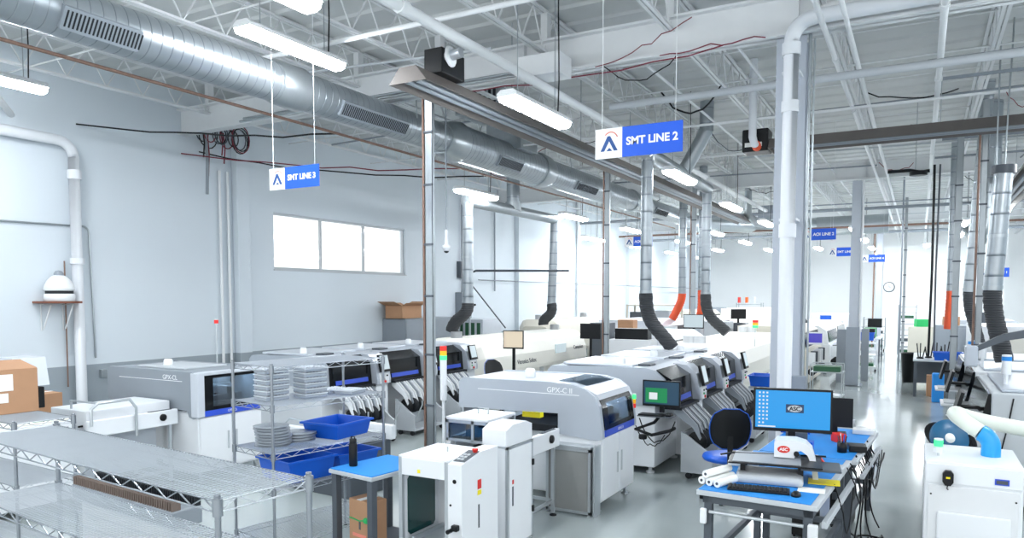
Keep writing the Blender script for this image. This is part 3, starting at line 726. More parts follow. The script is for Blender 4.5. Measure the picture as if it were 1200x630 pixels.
# middle rack with trays and blue bins
RZB = math.radians(-10.5)
RB = wire_rack((-5.47, 4.6, 0), RZB, .63, 1.24, 1.82, (1.8, 1.46, 1.04, .72, .25), 'chrome wire rack in mid left loaded with stacked reels and blue bins', gap=.03)
def rb(u, v, z):     # point on the rack, u across, v along
    return (-5.47 + u * math.cos(RZB) - v * math.sin(RZB), 4.6 + u * math.sin(RZB) + v * math.cos(RZB), z)

# trays of components: flat clear cases
def tray_case():
    t = thing('component_case', 'x', 'tray', (0, 0, 0))
    MB().cbox(-.1, .1, -.12, .12, 0, .03, .008).build('tray_base', 'tray', t)
    m = MB().cbox(-.105, .105, -.125, .125, .03, .042, .004)
    for i in range(6): m.cbox(-.08, .08, -.1 + i * .035, -.085 + i * .035, .042, .048, .002)
    m.build('tray_lid', 'clearplastic', t)
    return t
tc0 = tray_case(); used = False
def place_case(u, v, z, rz, lb, grp):
    global used
    if not used: tc0.location = rb(u, v, z); tc0.rotation_euler = (0, 0, rz); tc0['label'] = lb; tc0['group'] = grp; used = True; return tc0
    return dup(tc0, rb(u, v, z), rz, lb, grp)
ordn = ['lowest', 'second from the bottom', 'third from the bottom', 'fourth from the bottom', 'fifth from the bottom', 'topmost']
for s_, (u, v, n) in enumerate([(.28, .22, 6), (.4, .55, 6)]):
    for k in range(n):
        place_case(u, v, 1.468 + k * .049, RZB + random.uniform(-.06, .06), 'clear component case, %s in the %s stack on the rack' % (ordn[k], ['left', 'right'][s_]), 'component cases stacked on the wire rack')
for k, (u, v) in enumerate([(.3, .88), (.48, .95)]):
    place_case(u, v, 1.468, RZB + .3 * k, ['clear component case lying alone behind the two stacks', 'clear component case lying alone at the far end of the shelf'][k], 'component cases lying alone on the wire rack')

M['reelgrey'] = mat('reel_grey', '#9ba3ac', 0.3, 0.1, var=0.1)
def reel_proto(r=.16, mt='reelgrey'):
    t = thing('component_reel', 'x', 'reel', (0, 0, 0))
    MB().lathe([(.03, 0), (r, 0), (r, .004), (.03, .004)], n=28).build('flange', mt, t)
    MB().lathe([(.03, .02), (r, .02), (r, .024), (.03, .024)], n=28).build('flange', mt, t)
    MB().lathe([(.05, .004), (r * .85, .004), (r * .85, .02), (.05, .02)], n=24).build('tape_winding', 'mgrey', t)
    return t
r0 = reel_proto(); usedr = False
for s_, (u, v, n) in enumerate([(.28, .22, 7), (.26, .52, 3)]):
    for k in range(n):
        lb = 'clear component reel, %s from the bottom in the %s' % (['first', 'second', 'third', 'fourth', 'fifth', 'sixth', 'seventh'][k], ['tall left pile on the rack', 'low pile beside the tall pile'][s_])
        g_ = 'component reels piled on the wire rack'
        loc = rb(u + random.uniform(-.012, .012), v + random.uniform(-.012, .012), 1.048 + k * .026)
        if not usedr: r0.location = loc; r0['label'] = lb; r0['group'] = g_; usedr = True
        else: dup(r0, loc, random.random() * 6, lb, g_)

def bin_(loc, rz, sx, sy, sz, label, flare=.03, name='plastic_bin', mt='blue'):
    m = MB(); k = .006
    def ring(e, z): return [(-sx / 2 - e, -sy / 2 - e, z), (sx / 2 + e, -sy / 2 - e, z), (sx / 2 + e, sy / 2 + e, z), (-sx / 2 - e, sy / 2 + e, z)]
    b0, t0 = ring(-flare, 0), ring(0, sz); l0, l1 = ring(.018, sz), ring(.018, sz - .02); bi, ti = ring(-flare - k, k), ring(-k, sz)
    vs = b0 + t0 + l0 + l1 + bi + ti
    fs = [(3, 2, 1, 0)]
    for i in range(4):
        j = (i + 1) % 4
        fs += [(i, j, 4 + j, 4 + i), (12 + i, 12 + j, 8 + j, 8 + i), (8 + i, 8 + j, 20 + j, 20 + i), (16 + j, 16 + i, 20 + i, 20 + j)]
    fs.append((16, 17, 18, 19)); m.add(vs, fs)
    for i in range(1, 4):
        y = -sy / 2 + i * sy / 4; m.box(-sx / 2 - .002, -sx / 2 + .0, y - .004, y + .004, sz * .5, sz)
    return solo(name, m, mt, label, 'bin', loc, (0, 0, rz))
bin_(rb(.34, .90, 1.052), RZB + .2, .44, .5, .15, 'blue plastic bin on the third shelf of the wire rack, above the others')
bin_(rb(.36, .42, .735), RZB, .5, .5, .2, 'large blue plastic bin on the lower shelf of the wire rack, nearest')
bin_(rb(.36, .97, .735), RZB, .46, .48, .17, 'blue plastic bin on the lower shelf behind the large one')

# carton at the far left
c_ = carton((-7.06, 3.42, 1.405), .62, .36, .38, 'big brown carton with white labels at the left edge on a wire shelf', math.radians(-3), False, False)
MB().box(.0, .2, -.184, -.181, .2, .34).build('shipping_label', 'paper', c_); MB().box(.311, .314, -.16, -.02, .2, .34).box(.311, .314, -.14, -.06, .1, .18).build('shipping_label', 'paper', c_)
MB().box(-.02, .12, -.185, -.1815, .1, .18).build('shipping_label', 'paper', c_)
MB().prism([(-.31, .38), (0, .44), (.31, .38)], 'y', -.18, .18).build('raised_flaps', 'card', c_)

# magazine rack / circuit carriers under the front shelf
M['comb'] = mat('comb_brown_grey', '#76675f', 0.6, var=0.1)
mg = thing('pcb_magazine', 'dark brown comb shaped circuit board magazine seen under the foreground shelf', 'magazine', (-5.62, 3.2, 0), math.radians(-5))
MB().cbox(0, 1.35, 0, .22, .86, .98, .01).build('lower_plate', 'mgrey', mg)
m = MB()
for i in range(46): m.box(.02 + i * .029, .03 + i * .029, .005, .07, .97, 1.04)
m.build('comb_teeth', 'comb', mg)
m = MB()
for i in range(46): m.box(.02 + i * .029, .034 + i * .029, .17, .215, .97, 1.04)
m.build('comb_teeth', 'dark', mg)
MB().cbox(.1, 1.25, .02, .2, .0, .86, .01).build('magazine_stand', 'offwhite', mg)

# ================================================================== SMT MACHINES
def beacon(parent, x, y, z0, h=.35, cols=('lampred', 'lampyel', 'lcdgreen'), name='signal_tower', r=.028, pole=.25):
    b = MB().tube([(x, y, z0), (x, y, z0 + pole)], .009, 8).build(name, 'alu', parent)
    k = len(cols)
    for i, c in enumerate(cols):
        z = z0 + pole + (k - 1 - i) * .055
        MB().cyl((x, y, z), (x, y, z + .05), r, 14).build('signal_lamp', c, b)
    MB().cyl((x, y, z0 + pole + k * .055), (x, y, z0 + pole + k * .055 + .01), r * 1.02, 14).build('tower_cap', 'white', b)
    return b

def sidetext(s, size, parent, loc, mt='letter', rot=RF): return text_part(s, size, parent, mt, loc, rot, 'lettering', depth=.0006)

def printer(loc, label, txt, dark=False):
    t = thing('stencil_printer', label, 'machine', loc)
    cm = 'mgrey' if dark else 'silver'
    D = 1.87; Lw = 1.1
    # lower cabinet
    MB().cbox(-.54, -.03, .03, Lw - .03, .12, .9, .008).cbox(-1.0, -.5, .2, Lw - .03, .12, .9, .008).cbox(-1.8, -.98, .35, Lw - .03, .12, .85, .008).build('base_cabinet', 'white', t)
    for a, b in ((.05, .54), (.56, Lw - .05)):
        dr = MB().cbox(-.03, -.008, a, b, .14, .84, .006).build('door', 'white', t)
        MB().cbox(-.008, .004, b - .07 if a < .3 else a + .04, b - .04 if a < .3 else a + .07, .38, .62, .004).build('handle', 'lgrey', dr)
    # hood side profile (x,z)
    prof = [(-D, 1.07), (-D, 1.38), (-D + .05, 1.43), (-.62, 1.44), (-.4, 1.43), (-.22, 1.39), (-.1, 1.31), (-.04, 1.2), (.0, .9), (.0, .84), (-.08, .82), (-.54, .86), (-.54, 1.09)]
    if dark:
        prof = [(-D, .98), (-D, 1.40), (-D + .04, 1.44), (-.1, 1.44), (-.03, 1.42), (0, 1.36), (0, .86), (-.08, .83), (-.16, .85), (-.2, .93)]
    MB().prism(prof, 'y', 0, .07).build('hood_side', cm, t); MB().prism(prof, 'y', Lw - .07, Lw).build('hood_side', cm, t)
    if dark:
        MB().cbox(-D, -.12, .07, Lw - .07, 1.38, 1.43, .01).box(-D, -D + .02, .07, Lw - .07, .98, 1.38).build('hood_top', 'mgrey', t)
        MB().cbox(-1.5, -.5, .2, Lw - .2, 1.43, 1.455, .01).build('top_lid', 'lgrey', t)
        MB().cbox(-.12, .02, -.004, .11, .85, 1.43, .015).cbox(-.12, .02, Lw - .08, Lw + .004, .85, 1.43, .015).cbox(-.12, .01, .1, Lw - .07, 1.385, 1.43, .01).build('front_rim', 'silverlt', t)
        fw_ = MB().box(-.03, -.012, .11, .26, .92, 1.385).box(-.03, -.012, Lw - .12, Lw - .08, .92, 1.385).box(-.03, -.012, .26, Lw - .12, 1.345, 1.385).box(-.03, -.012, .26, Lw - .12, .92, .97).build('window_frame', 'dwindow', t)
        MB().box(-.024, -.018, .26, Lw - .12, .97, 1.345).build('window_pane', 'smoke', fw_)
        ig = MB().box(-1.2, -.1, .55, .63, 1.1, 1.2).box(-.5, -.12, .15, .95, .93, .98).box(-.6, -.45, .2, .9, 1.18, 1.3)
        ig.build('inner_gantry', 'steel', t)
        MB().box(-.42, -.3, .3, .5, .98, 1.15).box(-.4, -.32, .7, .85, .98, 1.1).box(-1.3, -1.28, .1, 1.0, .95, 1.35).build('inner_mechanism', 'interior', t)
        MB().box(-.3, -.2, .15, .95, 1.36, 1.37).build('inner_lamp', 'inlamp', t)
    else:
        top = [(-D, .98), (-D, 1.37), (-D + .05, 1.42), (-.62, 1.43), (-.4, 1.42), (-.24, 1.38), (-.26, 1.37), (-.42, 1.4), (-.62, 1.41), (-D + .06, 1.40), (-D + .02, 1.36), (-D + .02, .98)]
        MB().prism(top, 'y', .07, Lw - .07).build('hood_top', 'silverlt' if not dark else 'mgrey', t)
        MB().prism([(-.62, 1.443), (-.42, 1.438), (-.24, 1.397), (-.25, 1.39), (-.42, 1.43), (-.62, 1.435)], 'y', .2, Lw - .15).build('hood_window', 'smoke', t)
        MB().prism([(-.25, 1.4), (-.1, 1.32), (-.06, 1.265), (-.09, 1.265), (-.13, 1.3), (-.26, 1.38)], 'y', .07, Lw - .07).build('front_rim', 'silverlt', t)
        # front window + stripe
        wf = MB().prism([(-.075, 1.27), (-.03, 1.17), (.004, .93), (-.02, .93), (-.055, 1.17), (-.1, 1.27)], 'y', .08, .22).prism([(-.075, 1.27), (-.03, 1.17), (.004, .93), (-.02, .93), (-.055, 1.17), (-.1, 1.27)], 'y', Lw - .2, Lw - .08)
        wf.prism([(-.075, 1.27), (-.053, 1.22), (-.078, 1.22), (-.1, 1.27)], 'y', .22, Lw - .2).prism([(-.002, .975), (.004, .93), (-.02, .93), (-.026, .975)], 'y', .22, Lw - .2).build('window_frame', 'dwindow', t)
        MB().prism([(-.056, 1.22), (-.034, 1.17), (-.006, .975), (-.016, .975), (-.044, 1.17), (-.066, 1.22)], 'y', .22, Lw - .2).build('window_pane', 'smoke', t)
        MB().box(-.9, -.1, .45, .55, 1.05, 1.15).box(-.35, -.15, .2, .9, .94, 1.0).box(-.5, -.4, .2, .95, 1.15, 1.25).build('inner_gantry', 'steel', t)
        MB().box(-1.3, -1.28, .1, 1.0, .95, 1.35).box(-.33, -.22, .65, .8, 1.0, 1.12).build('inner_mechanism', 'lgrey', t)
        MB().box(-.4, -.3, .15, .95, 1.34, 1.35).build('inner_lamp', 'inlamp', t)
    MB().cbox(-.02, .004, .08, Lw - .08, .85, .925, .004).build('blue_stripe', 'bluepaint', t)
    sidetext(txt, .045, t, (.0065, Lw / 2, .888), 'letter', RX)
    # inside
    MB().box(-1.5, -.15, .1, Lw - .1, .85, .93).build('machine_bed', 'dark', t)
    MB().box(-1.5, -.56, .75, .8, .93, 1.07).build('inner_wall', 'dark', t)
    iw = MB()
    iw.box(-.3, -.22, .2, Lw - .2, 1.0, 1.08).box(-.2, -.15, .15, .9, .94, 1.0).box(-.35, -.3, .3, .8, 1.1, 1.22)
    iw.build('squeegee_bridge', 'steel', t)
    MB().box(-1.05, -.82, .1, .2, 1.0, 1.06).build('yellow_warning_label', 'yellow', t)
    # side lettering and line
    MB().box(-1.6, -.28, -.0015, .0, 1.305, 1.312).build('trim_line', 'letter', t)
    sidetext(txt, .085, t, (-.52, -.002, 1.35))
    # top sensor dome
    MB().lathe([(.06, 0), (.065, .02), (.06, .09), (.045, .11), (0, .115)], (-1.1, .4, 1.43), 16).build('top_sensor', 'white', t)
    # feet
    for x in (-1.6, -.95, -.1):
        for y in (.1, Lw - .1): MB().lathe([(.05, 0), (.05, .015), (.02, .02), (.02, .12)], (x, y, 0), 12).build('levelling_foot', 'steel', t)
    return t
P2 = printer((-3.0, 7.45, 0), 'light grey stencil printer of the near line with dark front window and blue stripe', 'GPX-C II')
beacon(P2, -.02, 1.08, 1.0, cols=('lcdgreen', 'lampyel', 'lampred'), r=.02, pole=.05)
# guard frame under the hood at the side
g = MB(); x0, x1, z1 = -.62, -.08, .74
fr = MB().box(x0, x1, -.14, -.1, z1 - .03, z1).box(x0, x1, -.14, -.1, .02, .05).box(x0, x0 + .03, -.14, -.1, .0, z1).box(x1 - .03, x1, -.14, -.1, .0, z1).cbox(x0, x1, -.14, .02, z1, z1 + .03, .004).build('guard_frame', 'alu', P2)
MB().box(x0 + .03, x1 - .03, -.125, -.118, .05, z1 - .03).build('guard_panel', 'guard', fr)
MB().box(-.05, -.03, -.14, .03, .0, .78).build('side_corner_post', 'alu', P2)
P3 = printer((-8.05, 6.2, 0), 'darker grey stencil printer of the left line near the wall, blue stripe in front', 'GPX-CL', True)
beacon(P3, -.87, 1.03, 1.42, cols=('lampred',), r=.03, pole=.6)

# placement machine prototype: front at x=0 facing +X
def placer(loc, label, monitor_side=False, k=0):
    t = thing('placement_machine', label, 'machine', loc)
    L = 1.38; D = 1.95
    MB().cbox(-D, -.35, .02, L - .02, .1, .95, .01).build('base_cabinet', 'white', t)
    MB().cbox(-.36, -.05, L - .36, L - .04, .1, .93, .01).build('front_pillar_base', 'white', t)
    prof = [(-D, .95), (-D, 1.36), (-D + .06, 1.42), (-.5, 1.45), (-.36, 1.42), (-.22, 1.3), (-.2, .95)]
    MB().prism(prof, 'y', 0, L).build('housing', 'silver', t)
    pp = [(-.4, 1.44), (-.2, 1.42), (-.06, 1.3), (.0, 1.0), (.0, .92), (-.2, .86), (-.4, .86)]
    MB().prism(pp, 'y', L - .38, L - .02).build('control_pillar', 'silver', t)
    MB().prism([(-.35, 1.425), (-.14, 1.30), (-.1, .93), (-.2, .93), (-.35, .93)], 'y', .06, L - .4).build('front_cover_window', 'dwindow', t)
    MB().prism([(-.125, 1.06), (-.115, .99), (-.095, .99), (-.105, 1.06)], 'y', .1, L - .5).build('blue_stripe', 'bluepaint', t)
    # top lids
    MB().cbox(-1.75, -.7, .1, L - .1, 1.44, 1.475, .01).build('top_lid', 'silverlt', t)
    MB().cbox(-.68, -.5, .25, .5, 1.445, 1.48, .012).build('lid_latch', 'dgrey', t)
    MB().lathe([(.06, 0), (.06, .08), (.04, .1), (0, .1)], (-.9, .2, 1.47), 14).build('top_sensor', 'white', t)
    # hmi
    R = Matrix.Rotation(math.radians(-14), 3, 'Y')
    hm = MB().box(-.005, .035, L - .33, L - .08, 1.12, 1.42, R=R, c=(0, 0, 1.2)).build('touch_panel', 'black', t)
    MB().box(.036, .038, L - .31, L - .1, 1.16, 1.40, R=R, c=(0, 0, 1.2)).build('screen', 'scrlight', hm)
    bp_ = MB().box(-.02, .02, L - .32, L - .09, .93, 1.1).build('button_panel', 'offwhite', t)
    for i, (yy, zz, c) in enumerate([(-.27, 1.06, 'black'), (-.15, 1.06, 'black'), (-.27, 1.01, 'green'), (-.2, 1.01, 'white'), (-.2, .96, 'red')]):
        MB().cyl((.018, L + yy, zz), (.035, L + yy, zz), .014 if i < 4 else .022, 10).build('button', c, bp_)
    # feeders and cart
    fz = MB().box(-.3, .0, .06, L - .42, .9, .94).build('feeder_bank', 'dark', t)
    for i in range(12):
        y = .09 + i * (L - .55) / 12
        MB().prism([(-.12, .9), (.0, .91), (.2, .72), (.26, .55), (.24, .52), (.14, .68), (-.1, .84)], 'y', y, y + .028).build('feeder', (['mgrey', 'dgrey', 'lgrey'] if k else ['white', 'offwhite', 'mgrey'])[i % 3], t)
    for i in range(5):
        y = .12 + i * .16
        MB().lathe([(.02, -.012), (.13, -.012), (.13, -.006), (.11, 0), (.13, .006), (.13, .012), (.02, .012)], n=20).build('reel', 'black' if i % 2 == 0 else 'dark', t, (.2 + .02 * (i % 2), y, .5), (PI / 2, 0, 0))
    ct = MB().prism([(.0, .08), (.42, .08), (.42, .35), (.3, .42), (.12, .55), (.0, .62)], 'y', .05, .085).prism([(.0, .08), (.42, .08), (.42, .35), (.3, .42), (.12, .55), (.0, .62)], 'y', L - .45, L - .415)
    ct.box(.0, .03, .085, L - .45, .08, .6).box(.02, .42, .085, L - .45, .08, .12)
    cr = ct.build('feeder_cart', 'lgrey', t)
    for y in (.07, L - .43):
        for x in (.1, .36): MB().cyl((x, y - .015, .04), (x, y + .015, .04), .04, 12).build('caster', 'rubber', cr)
    MB().tube([(.42, .1, .3), (.55, .1, .55), (.55, .1, .62)], .012, 6).tube([(.42, L - .5, .3), (.55, L - .5, .55), (.55, L - .5, .62)], .012, 6).build('cart_handle', 'alu', cr)
    for x in (-D + .2, -.45):
        for y in (.15, L - .15): MB().lathe([(.06, 0), (.06, .02), (.025, .03), (.025, .12)], (x, y, 0), 12).build('levelling_foot', 'offwhite', t)
    return t
pl0 = placer((-2.72, 9.48, 0), 'placement machine of the near line directly beyond the printer, big monitor at its side', k=1)
pl1 = dup(pl0, (-2.72, 10.9, 0), None, 'placement machine, second unit of the near line, touch panel tilted outward')
pl2 = dup(pl0, (-2.72, 12.35, 0), None, 'placement machine, third unit of the near line, beside the blue bin')
pl3 = placer((-8.0, 8.72, 0), 'placement machine in the left line, first unit after the left printer')
pl4 = dup(pl3, (-8.0, 10.14, 0), None, 'placement machine in the left line, middle unit behind the galvanised post')
pl5 = dup(pl3, (-8.0, 11.58, 0), None, 'placement machine in the left line, last unit beside the cream oven')

# operator monitor on pl0's side
def monitor(loc, rz, w_, h_, zc, label, scr, name='computer_monitor', tilt=0, stand=True, detail=None, zb=0.0, th=.035):
    t = thing(name, label, 'monitor', loc, rz)
    R = Matrix.Rotation(tilt, 3, 'X')
    b = MB().box(-w_ / 2, w_ / 2, -.0, th, zc - h_ / 2, zc + h_ / 2, R=R, c=(0, 0, zc)).build('bezel', 'black', t)
    MB().box(-w_ / 2 + .018, w_ / 2 - .018, -.002, .0, zc - h_ / 2 + .03, zc + h_ / 2 - .018, R=R, c=(0, 0, zc)).build('screen', scr, b)
    if stand:
        MB().box(-.03, .03, th, th + .03, zb, zc).build('stand_neck', 'black', t)
        MB().cbox(-.12, .12, -.04, .16, zb, zb + .012, .004).build('stand_foot', 'black', t)
    return t, b

m1, mb1 = monitor((-2.9, 9.22, 0), 0, .5, .34, 1.15, 'black monitor with green process screen on an arm beside the near placement machine', 'scrnavy', stand=False)
MB().box(-.21, .08, -.0035, -.002, 1.03, 1.22).build('green_board_view', 'scrgreen', mb1)
MB().box(-.16, -.05, -.0045, -.0035, 1.07, 1.16).build('white_dialog', 'scrwhite', mb1)
MB().box(-.02, .02, .035, .26, 1.1, 1.15).box(-.03, .03, .03, .06, .9, 1.15).build('support_arm', 'black', m1)
kt = thing('keyboard_tray', 'black keyboard tray on a folding arm below the green process monitor', 'tray', (-2.9, 9.1, .88))
MB().cbox(-.25, .2, -.1, .12, -.012, 0, .004).build('tray_plate', 'dgrey', kt)
MB().cbox(-.24, .08, -.09, .07, .001, .02, .004).build('keyboard', 'black', kt)
MB().cbox(.1, .18, -.05, .08, .001, .04, .015).build('mouse', 'black', kt)
MB().tube([(0, .1, -.01), (-.1, .15, -.12), (-.3, .0, -.2), (-.05, -.1, -.24), (.1, .2, -.22), (.1, .40, -.22)], .022, 8).build('folding_arm', 'black', kt)
MB().tube([Vector(p) for p in sag((-.25, 0, -.05), (.15, .25, -.1), .3, 12, .02)], .008, 5).tube(sag((-.3, 0, -.15), (.0, .3, -.3), .2, 12, .02), .007, 5).build('cable', 'black', kt)
MB().lathe([(.05, 0), (.055, .01), (.055, .05), (.04, .06)], (-.2, .0, -.32), 12).build('cable_spool', 'black', kt)

# magazine loader in front
ld = thing('magazine_loader', 'white magazine loader with open front bay, green tinted inner window, red button', 'machine', (-3.84, 4.93, 0))
m = MB(); Wl, Dl, Hl = .50, .58, 1.05
A = MB()
for x in (.0, .47):
    for y in (0, Dl - .03): A.box(x, x + .035, y, y + .035, .0, Hl - (.0 if x > .1 else .0))
A.box(.0, .5, 0, .035, .28, .31).box(.0, .5, Dl - .03, Dl, .28, .31).box(.0, .03, 0, Dl, .28, .31).build('frame', 'alu', ld)
MB().cbox(.035, .47, -.004, .03, .9, Hl, .004).build('front_header', 'white', ld)
MB().cbox(.0, .5, .0, Dl, Hl - .005, Hl + .015, .005).build('top_cover', 'white', ld)
MB().cbox(.0, .5, .0, Dl, .0, .3, .01).build('base', 'white', ld)
sp = MB().box(.01, .03, .03, Dl - .03, .3, .9).build('side_panel', 'white', ld)
bk = MB().cbox(.03, .47, Dl - .04, Dl - .02, .3, .9, .003).build('back_panel', 'offwhite', ld)
prof = [(.08, .38), (.11, .35), (.45, .35), (.48, .38), (.48, .84), (.45, .87), (.11, .87), (.08, .84)]
MB().prism(prof, 'x', .031, .04).build('tinted_window', 'tealwin', sp)
MB().box(.06, .44, .05, .5, .31, .325).box(.1, .12, .05, .5, .325, .36).box(.36, .38, .05, .5, .325, .36).build('bay_rails', 'alu', ld)
cbp = [(0, .0), (.58, .0), (.58, 1.10), (.10, 1.05), (0, .97)]
cbx = MB().prism([(.505, 0), (.64, 0), (.64, 1.04), (.505, 1.04)], 'y', .0, .58).build('control_cabinet', 'white', ld)
MB().prism([(.0, 1.04), (.58, 1.04), (.58, 1.10), (.3, 1.10)], 'x', .505, .64).build('sloped_console', 'white', ld)
R = Matrix.Rotation(math.radians(11.3), 3, 'X')
kp = MB().box(.52, .63, .06, .3, 1.043, 1.046, R=R, c=(.5, 0, 1.04)).build('key_panel', 'dgrey', ld)
for i in range(3):
    for j in range(2): MB().box(.535 + j * .035, .56 + j * .035, .085 + i * .05, .115 + i * .05, 1.046, 1.052, R=R, c=(.5, 0, 1.04)).build('key', 'lgrey', kp)
MB().lathe([(.02, 0), (.02, .015), (.026, .018), (.026, .032), (0, .036)], (.6, .27, 1.094), 14).build('emergency_button', 'red', kp)
MB().cbox(.641, .643, .24, .3, .79, .87, .001).build('red_warning_label', 'red', ld)
MB().cbox(.641, .643, .24, .3, .74, .78, .001).build('yellow_warning_label', 'yellow', ld)
MB().cbox(.641, .644, .25, .27, .46, .66, .001).build('door_lock', 'dgrey', ld)
MB().cyl((.57, -.004, .9), (.57, .0, .9), .018, 12).build('knob', 'black', ld)
MB().cyl((.53, -.004, .7), (.53, .0, .7), .01, 12).build('knob', 'black', ld)
for z in (.5, .38): 
    MB().cbox(.56, .62, -.05, 0, z, z + .05, .01).cyl((.55, -.08, z), (.55, -.02, z), .018, 10).build('air_regulator', 'black', ld)
MB().cbox(.2, .23, -.006, -.003, .93, .96, .001).build('yellow_warning_label', 'yellow', ld)
MB().cyl((.3, .3, Hl + .01), (.3, .3, Hl + .06), .008, 8).build('top_pin', 'alu', ld)

# elevator cabinet
el = thing('elevator_cabinet', 'tall narrow white cabinet with aluminium trim between loader and near printer', 'machine', (-3.46, 5.68, 0))
MB().cbox(0, .25, 0, .5, .1, 1.06, .008).build('cabinet_body', 'white', el)
MB().prism([(0, 1.05), (.5, 1.05), (.5, 1.2), (.38, 1.24), (.12, 1.24), (0, 1.2)], 'x', 0, .25).build('hood', 'white', el)
A = MB()
for y in (0, .47): A.box(.24, .262, y, y + .03, .1, 1.05)
A.box(.24, .262, 0, .5, 1.03, 1.05).box(.24, .262, 0, .5, .1, .12).box(.0, .25, -.012, 0, 1.04, 1.06).box(.0, .03, -.012, 0, .1, 1.06).box(.12, .15, -.012, 0, .1, 1.06).build('trim', 'alu', el)
dr = MB().cbox(.25, .266, .035, .465, .125, 1.025, .003).build('door', 'white', el)
MB().cbox(.266, .272, .08, .1, .5, .68, .002).build('lock', 'dgrey', dr)
for z in (.35, .8): MB().cbox(.262, .28, .47, .5, z, z + .06, .004).build('hinge', 'black', dr)
MB().cbox(.266, .268, .08, .11, .7, .74, .001).build('warning_label', 'red', dr)
for x in (.05, .2):
    for y in (.06, .44): MB().cyl((x, y, 0), (x, y, .1), .02, 10).build('foot', 'rubber', el)
# small transfer enclosure behind
tb = thing('transfer_enclosure', 'white topped glass sided transfer box behind the loader', 'machine', (-4.16, 6.12, 0.0))
MB().cbox(0, .5, 0, .56, 1.17, 1.2, .006).build('top_cover', 'white', tb)
A = MB()
for x in (0, .3, .47):
    for y in (0, .53): A.box(x, x + .028, y, y + .028, .96, 1.17)
A.box(0, .5, .53, .558, .955, .98).box(0, .028, 0, .55, .955, .98).box(.47, .498, 0, .55, .955, .98).box(0, .5, 0, .028, .955, .98).box(0, .5, .0, .028, 1.14, 1.17).build('frame', 'alu', tb)
MB().box(.028, .47, .01, .016, .98, 1.14).box(.48, .486, .028, .53, .98, 1.14).build('glass_panel', 'smoke', tb)
MB().box(.2, .3, .06, .4, .96, 1.13).build('black_carrier', 'black', tb)
MB().cbox(0, .05, 0, .56, .9, .96, .008).build('left_sill', 'offwhite', tb)
MB().tube([(.2, .3, 1.2), (.2, .3, 1.26), (.32, .3, 1.26), (.32, .3, 1.2)], .01, 6).build('top_handle', 'alu', tb)
# conveyor between elevator and printer
def conveyor(loc, label, L=1.2, Wc=.75, mt='white', mirror=False):
    t = thing('transfer_conveyor', label, 'conveyor', loc)
    MB().cbox(-.06, 0, 0, L, .76, .955, .01).build('side_rail', mt, t); MB().cbox(-Wc, -Wc + .06, 0, L, .76, .955, .01).build('side_rail', mt, t)
    MB().box(-Wc + .06, -.06, 0, L, .76, .83).build('bed', 'dgrey', t)
    MB().tube([(-.2, 0, .88), (-.2, L, .88)], .012, 6).tube([(-.5, 0, .88), (-.5, L, .88)], .012, 6).build('belt', 'black', t)
    kn = MB().lathe([(.045, 0), (.045, .02), (.03, .03), (0, .03)], n=18).build('speed_knob', 'black', t, (0, L - .22, .87), (0, PI / 2, 0))
    MB().cbox(-.05, -.01, L - .4, L - .08, .955, .962, .002).build('switch_strip', 'dgrey', t)
    A = MB()
    for x in (-.05, -Wc + .02):
        for y in (.08, L - .12): A.box(x, x + .035, y, y + .035, 0.03, .77)
    A.box(-.05, -.02, .1, L - .1, .15, .18).box(-Wc + .02, -Wc + .05, .1, L - .1, .15, .18).box(-Wc + .03, -.03, .1, .13, .15, .18).box(-Wc + .03, -.03, L - .1, L - .07, .15, .18).build('stand', 'alu', t)
    MB().box(-.3, -.295, .12, L - .12, .2, .77).build('inner_panel', 'silverlt', t)
    for x in (-.03, -Wc + .04):
        for y in (.1, L - .1): MB().lathe([(.04, 0), (.04, .012), (.012, .02), (.012, .06)], (x, y, 0), 10).build('levelling_foot', 'rubber', t)
    return t
cv1 = conveyor((-3.44, 6.2, 0), 'white board conveyor leading into the near printer, black knob on its rail', 1.09, .72)
cv3 = conveyor((-8.4, 5.0, 0), 'white board conveyor leading into the left printer, black knob on its rail', 1.18, .8)
MB().cbox(-.85, -.12, .05, 1.15, .83, 1.06, .01).build('conveyor_cover', 'white', cv3)
hl = MB().tube([(.03, .02, .9), (.03, .02, 1.1), (.03, .1, 1.16), (.03, .5, 1.16), (.03, .58, 1.05), (.03, .58, .7)], .018, 8).tube([(.03, .1, 1.16), (-.5, .1, 1.16), (-.5, .1, 1.0)], .014, 8)
hl.build('guard_rail', 'alu', cv3)
# loader of the left line: low white machine
l3 = thing('magazine_loader', 'low white loader of the left line between the carton and the left printer', 'machine', (-9.4, 3.15, 0))
MB().cbox(0, .95, 0, 1.7, .1, 1.0, .01).build('machine_body', 'white', l3)
MB().cbox(.1, .93, .75, 1.68, 1.0, 1.02, .01).cbox(0, .55, -.1, .7, .9, 1.02, .01).build('raised_cover', 'warmwhite', l3)
MB().box(.951, .955, .05, 1.65, .92, .93).build('seam', 'mgrey', l3)
gs = MB().prism([(.6, 1.02), (.9, 1.02), (.88, 1.05), (.62, 1.05)], 'y', 1.3, 1.5).build('green_board_edge', 'green', l3)
carton((-10.35, 5.4, 0.0), .5, .55, 1.12, 'brown carton standing between wall and left conveyor', 0, False)
